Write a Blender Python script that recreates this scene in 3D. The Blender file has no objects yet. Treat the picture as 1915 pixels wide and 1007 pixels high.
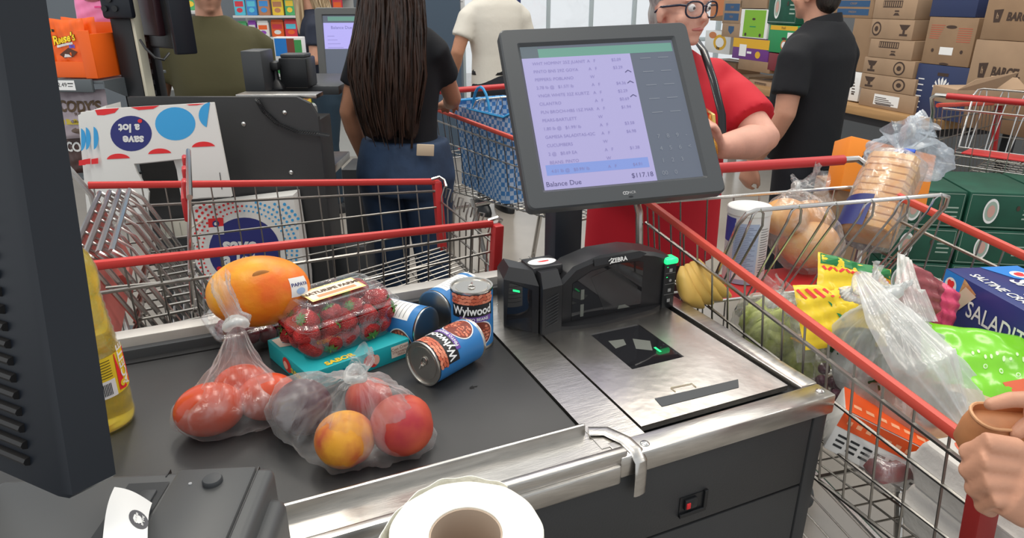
import bpy, bmesh, math, random
import numpy as np
from mathutils import Vector as V, Matrix
R = math.radians
sc = bpy.context.scene
col = sc.collection
# ---------------------------------------------------------------- camera, sky light, lamps, exposure
F, PITCH, YAW, H = 1280.0, R(21.5), R(24), 1.44
FW = V((math.sin(YAW)*math.cos(PITCH), math.cos(YAW)*math.cos(PITCH), -math.sin(PITCH)))
RT = V((math.cos(YAW), -math.sin(YAW), 0)); UP = RT.cross(FW)
HF = V((math.sin(YAW), math.cos(YAW), 0))           # horizontal viewing direction
CAMP = V((0, 0, H))
cam = bpy.data.objects.new('camera', bpy.data.cameras.new('camera')); col.objects.link(cam)
cam.data.sensor_width = 36; cam.data.lens = F/1915*36; cam.data.clip_start = 0.02
M = Matrix((RT, UP, -FW)).transposed().to_4x4(); M.translation = CAMP; cam.matrix_world = M
sc.camera = cam
sc.view_settings.view_transform = 'Standard'; sc.view_settings.look = 'None'
sc.view_settings.gamma = 1; sc.view_settings.use_curve_mapping = False
sc.view_settings.exposure = 0.0
w = bpy.data.worlds.new('daylight'); sc.world = w; w.use_nodes = True
w.node_tree.nodes['Background'].inputs[0].default_value = (0.93, 0.97, 1.0, 1)
w.node_tree.nodes['Background'].inputs[1].default_value = 0.86
def lamp(x, y, z, sx, sy, p, c=(1, .93, .82)):
    l = bpy.data.lights.new('ceiling_lamp', 'AREA'); l.shape = 'RECTANGLE'; l.size = sx; l.size_y = sy; l.energy = p; l.color = c
    o = bpy.data.objects.new('ceiling_lamp', l); col.objects.link(o); o.location = (x, y, z)
for x, y in ((-1.2, 0.4), (1.0, 1.8), (3.2, 3.2), (0.2, 5.0), (4.5, 0.5)):
    lamp(x, y, 4.2, 0.35, 2.4, 50)
def ray(x, y): return FW + RT*((x-957.5)/F) - UP*((y-503.5)/F)
def A(x, y, z):
    r = ray(x, y); return CAMP + r*((z-H)/r.z)
def D(x, y, d): return CAMP + ray(x, y)*d

# ---------------------------------------------------------------- materials
MATS = {}
def mat(name, c, rough=.5, metal=0, spec=.5, noise=0, nscale=30, bump=0, bscale=80, emit=None, c2=None, coat=0, stretch=None, trans=0, ior=1.45, sss=0):
    if name in MATS: return MATS[name]
    m = bpy.data.materials.new(name); m.use_nodes = True; nt = m.node_tree
    b = nt.nodes['Principled BSDF']
    b.inputs['Base Color'].default_value = (*c, 1); b.inputs['Roughness'].default_value = rough
    b.inputs['Metallic'].default_value = metal; b.inputs['Specular IOR Level'].default_value = spec
    b.inputs['Coat Weight'].default_value = coat; b.inputs['Transmission Weight'].default_value = trans; b.inputs['IOR'].default_value = ior
    if sss: b.inputs['Subsurface Weight'].default_value = sss; b.inputs['Subsurface Radius'].default_value = (.02, .008, .004)
    if noise or bump or c2:
        tc = nt.nodes.new('ShaderNodeTexCoord'); mp = nt.nodes.new('ShaderNodeMapping')
        nt.links.new(tc.outputs['Object'], mp.inputs[0])
        if stretch: mp.inputs['Scale'].default_value = stretch
    if noise or c2:
        n = nt.nodes.new('ShaderNodeTexNoise'); n.inputs['Scale'].default_value = nscale; n.inputs['Detail'].default_value = 4
        nt.links.new(mp.outputs[0], n.inputs['Vector'])
        r = nt.nodes.new('ShaderNodeValToRGB'); k = noise
        a = tuple(max(0, v*(1-k)) for v in c); d = tuple(min(1, v*(1+k)) for v in c)
        if c2: a, d = c, c2
        r.color_ramp.elements[0].color = (*a, 1); r.color_ramp.elements[1].color = (*d, 1)
        r.color_ramp.elements[0].position = .35; r.color_ramp.elements[1].position = .65
        nt.links.new(n.outputs['Fac'], r.inputs[0]); nt.links.new(r.outputs[0], b.inputs['Base Color'])
    if bump:
        n2 = nt.nodes.new('ShaderNodeTexNoise'); n2.inputs['Scale'].default_value = bscale; n2.inputs['Detail'].default_value = 3
        nt.links.new(mp.outputs[0], n2.inputs['Vector'])
        bp = nt.nodes.new('ShaderNodeBump'); bp.inputs['Strength'].default_value = bump; bp.inputs['Distance'].default_value = .01
        nt.links.new(n2.outputs['Fac'], bp.inputs['Height']); nt.links.new(bp.outputs[0], b.inputs['Normal'])
    if emit: b.inputs['Emission Color'].default_value = (*(emit[:3]), 1); b.inputs['Emission Strength'].default_value = emit[3]
    MATS[name] = m; return m
def film(name, tint, alpha, rough=.25, streak=.25, scale=14, stretch=(1, 1, .25), gl=.25):
    """thin plastic film: mostly see-through, whiter along wrinkles and at grazing angles"""
    if name in MATS: return MATS[name]
    m = bpy.data.materials.new(name); m.use_nodes = True; nt = m.node_tree; N = nt.nodes; L = nt.links
    for n in list(N):
        if n.type != 'OUTPUT_MATERIAL': N.remove(n)
    out = [n for n in N if n.type == 'OUTPUT_MATERIAL'][0]
    tr = N.new('ShaderNodeBsdfTransparent')
    df = N.new('ShaderNodeBsdfDiffuse'); df.inputs[0].default_value = (*tint, 1)
    tl = N.new('ShaderNodeBsdfTranslucent'); tl.inputs[0].default_value = (*tint, 1)
    g = N.new('ShaderNodeBsdfGlossy'); g.inputs['Roughness'].default_value = rough
    m1 = N.new('ShaderNodeMixShader'); m1.inputs[0].default_value = .4; L.new(df.outputs[0], m1.inputs[1]); L.new(tl.outputs[0], m1.inputs[2])
    m2 = N.new('ShaderNodeMixShader'); m2.inputs[0].default_value = gl; L.new(m1.outputs[0], m2.inputs[1]); L.new(g.outputs[0], m2.inputs[2])
    tc = N.new('ShaderNodeTexCoord'); mp = N.new('ShaderNodeMapping'); mp.inputs['Scale'].default_value = stretch
    L.new(tc.outputs['Object'], mp.inputs[0])
    n = N.new('ShaderNodeTexNoise'); n.inputs['Scale'].default_value = scale; n.inputs['Detail'].default_value = 5; n.inputs['Distortion'].default_value = .6
    L.new(mp.outputs[0], n.inputs['Vector'])
    lw = N.new('ShaderNodeLayerWeight'); lw.inputs['Blend'].default_value = .35
    mr = N.new('ShaderNodeMapRange'); mr.inputs['From Min'].default_value = .42; mr.inputs['From Max'].default_value = .68
    mr.inputs['To Min'].default_value = alpha; mr.inputs['To Max'].default_value = min(1, alpha+streak)
    L.new(n.outputs['Fac'], mr.inputs['Value'])
    ad = N.new('ShaderNodeMath'); ad.operation = 'MULTIPLY_ADD'; ad.use_clamp = True
    L.new(lw.outputs['Facing'], ad.inputs[0]); ad.inputs[1].default_value = .34; L.new(mr.outputs[0], ad.inputs[2])
    bp = N.new('ShaderNodeBump'); bp.inputs['Strength'].default_value = .8; bp.inputs['Distance'].default_value = .01
    L.new(n.outputs['Fac'], bp.inputs['Height'])
    for q in (df, g, lw): L.new(bp.outputs[0], q.inputs['Normal'])
    m3 = N.new('ShaderNodeMixShader'); L.new(ad.outputs[0], m3.inputs[0]); L.new(tr.outputs[0], m3.inputs[1]); L.new(m2.outputs[0], m3.inputs[2])
    L.new(m3.outputs[0], out.inputs[0]); MATS[name] = m; return m
black = mat('black plastic', (.012, .013, .015), .38)
dkpl = mat('charcoal plastic', (.045, .048, .052), .45)
dkmetal = mat('charcoal painted metal', (.042, .043, .045), .5, bump=.05, bscale=300)
steel = mat('brushed steel', (.56, .54, .51), .3, 1, noise=.1, nscale=18, stretch=(1, 6, 6), bump=.04, bscale=60)
steel2 = mat('worn steel plate', (.64, .605, .565), .27, 1, noise=.16, nscale=8, bump=.06, bscale=30)
chrome = mat('chrome wire', (.58, .57, .55), .25, 1)
wire = mat('zinc wire', (.36, .345, .32), .35, 1)
zinc = mat('dull grey rail metal', (.50, .48, .45), .5, .5, noise=.06)
redpl = mat('red plastic', (.50, .028, .03), .38)
redrail = mat('faded red plastic rail', (.62, .075, .05), .42)
salmon = mat('faded salmon plastic', (.52, .13, .11), .5)
beltm = mat('belt rubber', (.035, .035, .036), .42, noise=.06, nscale=12)
white = mat('white plastic', (.78, .78, .76), .5)
paper = mat('white paper', (.86, .86, .85), .7)
navy = mat('navy print', (.03, .035, .16), .5)
skyb = mat('sky blue print', (.05, .40, .80), .5)
redp = mat('red print', (.80, .03, .035), .5)
green_led = mat('green light', (.02, .5, .15), .3, emit=(.02, 1, .25, 1.2))
clear = film('clear hard plastic', (.9, .93, .93), .06, .08, .10, 20, (1, 1, 1), .75)
bagm = film('produce bag film', (.80, .80, .80), .07, .26, .24, 24, (1, 1, .35), .40)
bagw = film('white carrier bag film', (.82, .85, .84), .42, .3, .35, 14, (1, 1, .3), .25)
bagc = film('clear wrap film', (.9, .92, .93), .1, .15, .25, 25, (1, 1, 1), .5)

# ---------------------------------------------------------------- mesh builder
def frame(o, x, y=None, z=None):
    """matrix at o; x axis given, plus y or z hint"""
    x = V(x).normalized()
    if z is not None:
        z = V(z); z = (z - x*z.dot(x)).normalized(); y = z.cross(x)
    else:
        y = V(y); y = (y - x*y.dot(x)).normalized(); z = x.cross(y)
    m = Matrix((x, y, z)).transposed().to_4x4(); m.translation = V(o); return m
class MB:
    def __init__(s): s.v = []; s.f = []; s.m = []
    def add(s, vs, fs, mi=0, M=None):
        k = len(s.v)
        s.v += [tuple(M @ V(p)) if M is not None else tuple(p) for p in vs]
        s.f += [tuple(i+k for i in f) for f in fs]; s.m += [mi]*len(fs); return s
    def box(s, x0, x1, y0, y1, z0, z1, mi=0, M=None):
        vs = [(x, y, z) for z in (z0, z1) for y in (y0, y1) for x in (x0, x1)]
        return s.add(vs, [(0, 2, 3, 1), (4, 5, 7, 6), (0, 1, 5, 4), (2, 6, 7, 3), (0, 4, 6, 2), (1, 3, 7, 5)], mi, M)
    def bbox(s, x0, x1, y0, y1, z0, z1, r=.005, seg=2, mi=0, M=None):
        bm = bmesh.new(); bmesh.ops.create_cube(bm, size=1)
        for v in bm.verts: v.co = V(((x0+x1)/2+v.co.x*(x1-x0), (y0+y1)/2+v.co.y*(y1-y0), (z0+z1)/2+v.co.z*(z1-z0)))
        bmesh.ops.bevel(bm, geom=bm.edges[:], offset=min(r, .49*min(x1-x0, y1-y0, z1-z0)), segments=seg, affect='EDGES', profile=.5)
        return s.bm(bm, mi, M)
    def bm(s, bm, mi=0, M=None):
        bm.verts.index_update()
        s.add([v.co.copy() for v in bm.verts], [tuple(v.index for v in f.verts) for f in bm.faces], mi, M); bm.free(); return s
    def prism(s, poly, z0, z1, mi=0, M=None):
        n = len(poly)
        vs = [(x, y, z0) for x, y in poly]+[(x, y, z1) for x, y in poly]
        fs = [tuple(range(n-1, -1, -1)), tuple(range(n, 2*n))]+[(i, (i+1) % n, n+(i+1) % n, n+i) for i in range(n)]
        return s.add(vs, fs, mi, M)
    def loft(s, rings, mi=0, M=None, cap=True, closed=False):
        n = len(rings[0]); vs = [p for r in rings for p in r]; fs = []
        K = len(rings)
        for k in range(K if closed else K-1):
            for i in range(n):
                a, b = k*n+i, k*n+(i+1) % n; c = ((k+1) % K)*n
                fs.append((a, b, c+(i+1) % n, c+i))
        if cap and not closed: fs += [tuple(range(n-1, -1, -1)), tuple(range((K-1)*n, K*n))]
        return s.add(vs, fs, mi, M)
    def tube(s, pts, r, n=6, mi=0, M=None, closed=False, side=None, cap=True):
        """r: number, list of numbers, or list of (a,b) with `side` the direction of a"""
        pts = [V(p) for p in pts]; K = len(pts)
        if not isinstance(r, (list, tuple)): r = [r]*K
        rings = []; u = None
        for i, p in enumerate(pts):
            if closed: t = pts[(i+1) % K]-pts[i-1]
            else: t = pts[min(i+1, K-1)]-pts[max(i-1, 0)]
            t = t.normalized() if t.length > 1e-9 else V((0, 0, 1))
            if side is not None: u0 = V(side)
            elif u is None: u0 = V((0, 0, 1)) if abs(t.z) < .9 else V((1, 0, 0))
            else: u0 = u
            u = (u0-t*u0.dot(t)); u = u.normalized() if u.length > 1e-6 else t.orthogonal().normalized()
            w = t.cross(u)
            a, b = r[i] if isinstance(r[i], (list, tuple)) else (r[i], r[i])
            rings.append([p+u*a*math.cos(2*math.pi*k/n)+w*b*math.sin(2*math.pi*k/n) for k in range(n)])
        return s.loft(rings, mi, M, cap, closed)
    def lathe(s, prof, n=24, mi=0, M=None, cap=True):
        return s.loft([[(r*math.cos(2*math.pi*k/n), r*math.sin(2*math.pi*k/n), z) for k in range(n)] for r, z in prof], mi, M, cap)
    def ell(s, c, r, nu=16, nv=10, mi=0, M=None, fn=None):
        if not isinstance(r, (tuple, list)): r = (r, r, r)
        c = V(c); vs = []; fs = []
        for j in range(1, nv):
            for i in range(nu):
                th = math.pi*j/nv; ph = 2*math.pi*i/nu
                d = V((math.sin(th)*math.cos(ph), math.sin(th)*math.sin(ph), math.cos(th)))
                k = fn(d) if fn else 1
                vs.append(c+V((d.x*r[0], d.y*r[1], d.z*r[2]))*k)
        T = len(vs); vs += [c+V((0, 0, r[2]*(fn(V((0, 0, 1))) if fn else 1))), c-V((0, 0, r[2]*(fn(V((0, 0, -1))) if fn else 1)))]
        for j in range(nv-2):
            for i in range(nu):
                a, b = j*nu+i, j*nu+(i+1) % nu; fs.append((a, a+nu, b+nu, b))
        for i in range(nu): fs += [(T, i, (i+1) % nu), (T+1, (nv-2)*nu+(i+1) % nu, (nv-2)*nu+i)]
        return s.add(vs, fs, mi, M)
    def grid(s, fn, nu, nv, mi=0, M=None):
        vs = [fn(i/nu, j/nv) for j in range(nv+1) for i in range(nu+1)]
        fs = [(j*(nu+1)+i, j*(nu+1)+i+1, (j+1)*(nu+1)+i+1, (j+1)*(nu+1)+i) for j in range(nv) for i in range(nu)]
        return s.add(vs, fs, mi, M)
_tc = {}
def text2d(t, bold=0):
    if (t, bold) in _tc: return _tc[(t, bold)]
    c = bpy.data.curves.new('t', 'FONT'); c.body = t; c.align_x = 'CENTER'; c.align_y = 'CENTER'; c.resolution_u = 3; c.offset = bold
    o = bpy.data.objects.new('t', c); col.objects.link(o)
    me = bpy.data.meshes.new_from_object(o.evaluated_get(bpy.context.evaluated_depsgraph_get()))
    r = ([(v.co.x, v.co.y) for v in me.vertices], [tuple(p.vertices) for p in me.polygons])
    bpy.data.objects.remove(o); bpy.data.curves.remove(c); bpy.data.meshes.remove(me)
    _tc[(t, bold)] = r; return r
class Decal:
    """flat shapes in (u,v), laid on a surface by fn(u,v,h)"""
    def __init__(s, fn): s.mb = MB(); s.fn = fn
    def rect(s, u0, u1, v0, v1, mi=0, h=.0003, nu=1, nv=1, rot=0):
        cu, cv = (u0+u1)/2, (v0+v1)/2; c, sn = math.cos(rot), math.sin(rot)
        def f(a, b):
            x, y = u0+(u1-u0)*a-cu, v0+(v1-v0)*b-cv
            return s.fn(cu+x*c-y*sn, cv+x*sn+y*c, h)
        s.mb.grid(f, nu, nv, mi); return s
    def poly(s, pts, mi=0, h=.0003):
        s.mb.add([s.fn(u, v, h) for u, v in pts], [tuple(range(len(pts)))], mi); return s
    def disc(s, cu, cv, ru, rv=None, mi=0, h=.0003, n=24, a0=0, a1=360, rings=1):
        rv = rv or ru
        if a0 == 0 and a1 == 360 and rings == 1:
            return s.poly([(cu+ru*math.cos(2*math.pi*k/n), cv+rv*math.sin(2*math.pi*k/n)) for k in range(n)], mi, h)
        s.mb.grid(lambda a, b: s.fn(cu+ru*max(b, .001)*math.cos(R(a0+(a1-a0)*a)), cv+rv*max(b, .001)*math.sin(R(a0+(a1-a0)*a)), h), n, max(rings, 1), mi); return s
    def chord(s, cu, cv, ru, rv, a0, a1, mi, h=.0003, n=14):
        return s.poly([(cu+ru*math.cos(R(a0+(a1-a0)*k/n)), cv+rv*math.sin(R(a0+(a1-a0)*k/n))) for k in range(n+1)], mi, h)
    def text(s, t, u, v, size, mi=0, h=.0006, rot=0, sx=1, bold=0, shear=0):
        vs, fs = text2d(t, bold); c, sn = math.cos(rot), math.sin(rot); o = []
        for x, y in vs:
            x, y = x*size*sx+y*size*shear, y*size; o.append(s.fn(u+x*c-y*sn, v+x*sn+y*c, h))
        s.mb.add(o, fs, mi); return s
def flat(M): return lambda u, v, h: M @ V((u, v, h))

# ---------------------------------------------------------------- objects
def tag(o, label=None, cat=None, group=None, kind=None):
    if label: o['label'] = label
    if cat: o['category'] = cat
    if group: o['group'] = group
    if kind: o['kind'] = kind
    return o
def thing(name, label, cat, loc=(0, 0, 0), rz=0, group=None, M=None):
    o = bpy.data.objects.new(name, None); col.objects.link(o); o.empty_display_size = .05
    o.matrix_world = M if M is not None else Matrix.Translation(V(loc)) @ Matrix.Rotation(rz, 4, 'Z')
    return tag(o, label, cat, group)
def wm(o):
    m = o.matrix_basis.copy()
    while o.parent: o = o.parent; m = o.matrix_basis @ m
    return m
def obj(name, mb, mats, parent=None, world=True, smooth=40, base=None, label=None, mods=None):
    """link one mesh. world=True: the builder's coordinates are world ones, and are made local to the parent"""
    if isinstance(mb, Decal): mb = mb.mb
    if not isinstance(mats, (list, tuple)): mats = [mats]
    me = bpy.data.meshes.new(name)
    if parent is not None and world:
        inv = wm(parent).inverted(); vs = [inv @ V(p) for p in mb.v]
    elif parent is None and world and mb.v:
        if base is None:
            a = np.array([tuple(p) for p in mb.v]); base = ((a[:, 0].min()+a[:, 0].max())/2, (a[:, 1].min()+a[:, 1].max())/2, a[:, 2].min())
        vs = [V(p)-V(base) for p in mb.v]
    else: vs = mb.v
    me.from_pydata([tuple(p) for p in vs], [], mb.f)
    for m in mats: me.materials.append(m)
    me.polygons.foreach_set('material_index', mb.m)
    me.validate()
    o = bpy.data.objects.new(name, me); col.objects.link(o)
    if base is not None and parent is None: o.location = base
    if mods:
        for m in mods:
            q = o.modifiers.new(m[0], m[0])
            for k, v in m[1].items(): setattr(q, k, v)
        bpy.context.view_layer.update()
        me2 = bpy.data.meshes.new_from_object(o.evaluated_get(bpy.context.evaluated_depsgraph_get()))
        o.modifiers.clear(); o.data = me2; bpy.data.meshes.remove(me); me = me2
        if len(me.materials) == 0:
            for m in mats: me.materials.append(m)
    if smooth:
        me.polygons.foreach_set('use_smooth', [True]*len(me.polygons)); me.set_sharp_from_angle(angle=R(smooth))
    if parent is not None: o.parent = parent
    if label: o['label'] = label
    return o
def remesh(vox, it=6): return [('REMESH', dict(mode='VOXEL', voxel_size=vox)), ('SMOOTH', dict(iterations=it, factor=.5))]
def copy_tree(o, parent=None):
    c = o.copy(); col.objects.link(c); c.parent = parent
    for ch in list(o.children): copy_tree(ch, c)
    return c
def struct(name, mb, mats, parent=None, smooth=30):
    return tag(obj(name, mb, mats, parent, smooth=smooth), kind='structure')
B = .87
# ---------------------------------------------------------------- setting
fl = MB().box(-4, 9, -2.5, 14, -.02, 0)
floorm = mat('polished vinyl floor', (.31, .28, .245), .16, noise=.12, nscale=1.3, spec=.9)
struct('floor', fl, floorm)
tag(obj('floor_shade_sheet', MB().bbox(-1.1, .95, 1.30, 2.12, .0, .012, .004), mat('dark shade sheet', (.014, .014, .015), .7)), 'dark shade sheet added on the floor under the empty cart', 'mat')  # dark sheet added in place of shade beneath the cart; no mat is known
# ---------------------------------------------------------------- checkout counter
ct = thing('checkout_counter', 'charcoal checkout counter with black conveyor belt and steel scanner deck in the foreground', 'counter', (.2, .93, 0))
obj('body', MB().box(-1.2, .80, .655, 1.235, 0.02, .845).box(.80, .817, .655, 1.05, .02, .845), dkmetal, ct, smooth=0)
obj('front_panel', MB().bbox(-1.2, .792, .634, .655, .712, .842, .002), dkmetal, ct)
obj('front_panel', MB().bbox(-1.2, .792, .634, .655, .08, .708, .002), dkmetal, ct)
obj('corner_post', MB().bbox(.794, .822, .632, .66, .02, .84, .004), dkmetal, ct)
obj('side_panel', MB().bbox(.81, .82, .66, 1.05, .02, .84, .002), dkmetal, ct)
belt = MB().bbox(-1.2, .425, .718, 1.185, .83, B, .004)
obj('conveyor_belt', belt, beltm, ct)
bk = MB().add([V((x+.318, y+.878, B+.0004)) for x, y in ((0, 0), (.008, -.002), (.006, .002), (.013, .001), (.015, .004), (.007, .005), (.009, .008), (.002, .005))], [tuple(range(8))])
obj('belt_scuff', bk, mat('torn rubber', (.006, .006, .006), .9), ct, smooth=0)
br = MB().bbox(-1.2, .56, 1.215, 1.25, .80, .905, .002).bbox(-1.2, .56, 1.2, 1.216, .8, .888, .002, mi=1)
obj('back_rail', br, [zinc, dkpl], ct)
obj('belt_edge_strip', MB().box(-1.2, .425, 1.184, 1.2, .83, .8715), mat('dark edge strip', (.02, .02, .021), .5), ct)
# steel deck with scale well
st = MB()
st.box(.428, .502, .66, 1.235, .83, .8705)          # strip beside the belt
st.bbox(.44, .83, .630, .668, .838, .8715, .003)    # front band
st.box(.502, .53, 1.12, 1.235, .83, .8705)
st.bbox(.797, .832, .669, 1.062, .84, .8715, .003)   # right band
st.box(.50, .80, 1.06, 1.235, .83, .8705)
obj('steel_deck', st, steel, ct, smooth=30)
obj('well', MB().box(.502, .797, .668, 1.06, .82, .858), black, ct, smooth=0)
gs = MB().bbox(-1.2, .425, .699, .706, .85, .886, .003).box(-1.2, .44, .655, .716, .83, .8695)
gs.bbox(-1.2, .452, .632, .646, .852, .880, .004).bbox(-1.2, .44, .626, .636, .832, .862, .004)
obj('guard_strip', gs, steel, ct)
bq = MB()
bq.tube([(.43, .70, .873), (.452, .69, .8735), (.465, .66, .874), (.467, .636, .8725), (.468, .624, .862), (.468, .622, .84), (.468, .622, .81)], [(.011, .003)]*7, 10, side=(1, .2, 0))
obj('corner_bracket', bq, steel, ct)
for x, y in ((.487, .645), (.815, .648), (.44, 1.135), (.485, 1.15)):
    s = MB().lathe([(.0068, 0), (.0068, .0015), (.005, .0032), (.002, .0038)], 16, M=Matrix.Translation((x, y, .8708)))
    s.tube([(x-.003, y, .8746), (x+.003, y, .8746)], .0007, 4); obj('screw', s, chrome, ct)
sw = thing_sw = obj('switch_recess', MB().box(.549, .597, .6325, .6335, .738, .766).bbox(.549, .597, .629, .634, .731, .738, .001).bbox(.591, .598, .629, .634, .736, .768, .001), black, ct, smooth=0)
obj('switch_rocker', MB().bbox(.556, .578, .628, .634, .744, .762, .002).bbox(.558, .565, .6265, .63, .747, .757, .001, mi=1), [black, redp], sw)
# ---------------------------------------------------------------- scanner scale
sn = thing('barcode_scanner', 'black bioptic barcode scanner with steel weighing platter set into the counter', 'barcode scanner', (.64, .95, .858))
pl = MB()
# platter with a hole for the glass
x0, x1, y0, y1, gx0, gx1, gy0, gy1 = .506, .782, .682, 1.03, .585, .690, .825, .965
for a, b, c, d in ((x0, gx0, y0, y1), (gx1, x1, y0, y1), (gx0, gx1, y0, gy0), (gx0, gx1, gy1, y1)): pl.box(a, b, c, d, .862, .8712)
pl.box(.563, .72, .6825, .683, .87, .871)
obj('platter', pl, steel2, sn, smooth=0)
obj('platter_window', MB().box(gx0, gx1, gy0, gy1, .863, .8695), mat('dark scanner glass', (.012, .012, .014), .04, spec=.9), sn, smooth=0)
mr_ = MB()
for a in (((.60, .90), (.625, .905), (.632, .925), (.603, .93)), ((.632, .885), (.655, .868), (.672, .90), (.648, .92))):
    mr_.add([V((x, y, .8698)) for x, y in a], [(0, 1, 2, 3)])
obj('mirror', mr_, mat('dim mirror', (.19, .20, .18), .3, .3), sn, smooth=0)
obj('scan_light', MB().box(.663, .667, .858, .876, .8697, .8702), green_led, sn, smooth=0)
ds = Decal(lambda u, v, h: V((u, v, .8715+h)))
ds.poly([(.563, .712), (.706, .708), (.722, .728), (.566, .735)], 0)
obj('grip_strip', ds, mat('slate rubber strip', (.06, .065, .07), .6), sn, smooth=0)
obj('lift_wire', MB().tube([(.607, .738, .872), (.607, .75, .8725), (.645, .747, .8725), (.645, .736, .872)], .0008, 5), mat('brass wire', (.6, .5, .34), .3, 1), sn)
# tower: front outline in x,z swept from y=1.0 to 1.09, arched top
def towersec(y, inset, topdrop):
    pts = [(.548, .862), (.548, .962), (.575, .986), (.63, 1.000), (.70, 1.000), (.755, .988), (.795, .972), (.798, .862)]
    return [V((x+(inset if x < .65 else -inset), y, z-(topdrop if z > .9 else 0))) for x, z in pts]
tw = MB().loft([towersec(1.012, .004, .006), towersec(1.018, 0, 0), towersec(1.07, .0, 0), towersec(1.088, .006, .02)])
tw.prism([(.50, 1.02), (.56, .995), (.62, .985), (.74, .995), (.798, 1.02), (.798, 1.09), (.5, 1.09)], .858, .878)
obj('housing', tw, mat('satin black plastic', (.016, .016, .018), .33), sn, smooth=28)
lw = MB().loft([[V((x, y, z)) for x, y in ((.503, .995), (.545, 1.0), (.548, 1.07), (.500, 1.09))] for z in (.858, .962)]+[[V((x, y, z)) for x, y in ((.508, 1.015), (.545, 1.02), (.547, 1.07), (.505, 1.085))] for z in (.985,)])
lw.loft([[V((x, y, z)) for x, y in ((.455, 1.06), (.500, 1.005), (.502, 1.07), (.47, 1.125))] for z in (.858, .965)]+[[V((x, y, z)) for x, y in ((.468, 1.065), (.500, 1.03), (.502, 1.07), (.476, 1.11))] for z in (.986,)])
obj('side_column', lw, MATS['satin black plastic'], sn, smooth=20)
wn = MB().add([V((x, 1.0112, z)) for x, z in ((.572, .880), (.572, .955), (.61, .974), (.66, .980), (.715, .978), (.725, .974), (.725, .882))], [tuple(range(6, -1, -1))])
obj('scan_window', wn, MATS['dark scanner glass'], sn, smooth=0)
rf = MB().add([V((x, 1.0108, z)) for x, z in ((.61, .962), (.655, .974), (.715, .925), (.715, .895), (.675, .885), (.642, .889))], [(5, 4, 3, 2, 1, 0)])
obj('inner_mirror', rf, mat('smoky mirror', (.06, .06, .062), .12, .6), sn, smooth=0)
lp = MB().box(.590, .597, 1.0106, 1.0112, .885, .91).box(.590, .597, 1.0106, 1.0112, .92, .94).add([V((x, 1.0104, z)) for x, z in ((.672, .886), (.70, .885), (.688, .893), (.674, .893))], [(0, 1, 2, 3)])
obj('inner_reflector', lp, MATS['dim mirror'], sn, smooth=0)
bp = MB().add([V((.5, 1, 0))], [], 0)
bp = MB().prism([(0, 0), (.10, 0), (.115, .006), (.10, .013), (0, .013)], 0, .002, M=frame((.615, 1.0105, .983), (1, 0, .02), z=(0, -1, .25)))
obj('name_plate', bp, black, sn, smooth=0)
dz = Decal(flat(frame((.655, 1.0075, .989), (1, 0, .02), z=(0, -1, .25))))
dz.text('ZEBRA', .012, .0, .0115, bold=.03)
for a, b, c in ((-.011, .002, 0), (-.008, .004, .3), (-.006, .0, -.3), (-.009, -.003, .2)): dz.rect(a, a+.005, b-.0008, b+.0008, rot=c+.5)
obj('lettering', dz, white, sn, smooth=0)
bt = MB().bbox(.772, .800, 1.006, 1.012, .868, .962, .002)
obj('button_panel', bt, black, sn)
obj('status_light', MB().bbox(.773, .802, 1.003, 1.03, .962, .974, .004), green_led, sn)
dd = Decal(lambda u, v, h: V((u, 1.0058-h, v)))
for z in (.944, .921, .899): dd.rect(.775, .797, z-.0003, z+.0003)
for k, z in enumerate((.950, .929, .908, .886)):
    if k < 2: dd.rect(.777, .780, z+.006, z+.0075, 1)
    dd.rect(.783, .790, z-.004, z+.003) if k != 1 else dd.disc(.787, z-.001, .003, .003)
obj('button_icon', dd, [mat('grey print', (.3, .3, .3), .5), green_led], sn, smooth=0)
stk = Decal(lambda u, v, h: V((.53+u, 1.055+v, .9905+h)))
stk.disc(0, 0, .028, .016, 0, 0, 24); stk.disc(.004, 0, .01, .003, 1); stk.text('SELECT', .003, 0, .007, 1, .0004)
obj('top_cap', MB().bbox(.50, .562, 1.03, 1.085, .97, .990, .004), MATS['satin black plastic'], sn)
obj('sticker', stk, [white, redp], sn, smooth=0)
ds2 = Decal(lambda u, v, h: V((.4535-h*.5+.045*u, 1.0605-.052*u-h, v)))
ds2.poly([(.1, .875), (.85, .87), (.85, .955), (.2, .962)], 0, .001); ds2.rect(.3, .5, .946, .950, 1, .0014)
obj('side_window', ds2, [MATS['dark scanner glass'], green_led], sn, smooth=0)
vg = MB()
for k in range(10): vg.tube([(.510, .9955, .885+.006*k), (.536, .9975, .893+.006*k)], .0008, 4)
obj('speaker_grille', vg, black, sn)

# ---------------------------------------------------------------- customer display on its post
TL, TR, BR, BL = D(945, 52, 1.42), D(1305, 43, 1.50), D(1336, 356, 1.40), D(975, 398, 1.32)
cx = (TL+TR+BR+BL)/4; ux = ((TR-TL)+(BR-BL)).normalized(); uy = (TL-BL+TR-BR); uy = (uy-ux*uy.dot(ux)).normalized()
SM = frame(cx, ux, uy); Wd, Hd = ((TR-TL).length+(BR-BL).length)/2, ((TL-BL).length+(TR-BR).length)/2
def quadfn(p00, p10, p11, p01, n):
    return lambda u, v, h: (p00*(1-u)*(1-v)+p10*u*(1-v)+p11*u*v+p01*(1-u)*v)+n*h
hw, hh = Wd/2, Hd/2
md = thing('checkout_display', 'large dark grey customer display showing the itemised purchase list on a black post', 'display', (.70, 1.32, .87))
def rrect(hw, hh, r, z, n=5):
    o = []
    for cx_, cy_, a in ((hw-r, hh-r, 0), (-hw+r, hh-r, 90), (-hw+r, -hh+r, 180), (hw-r, -hh+r, 270)):
        for k in range(n+1):
            t = R(a+90*k/n); o.append((cx_+r*math.cos(t), cy_+r*math.sin(t), z))
    return o
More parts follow.
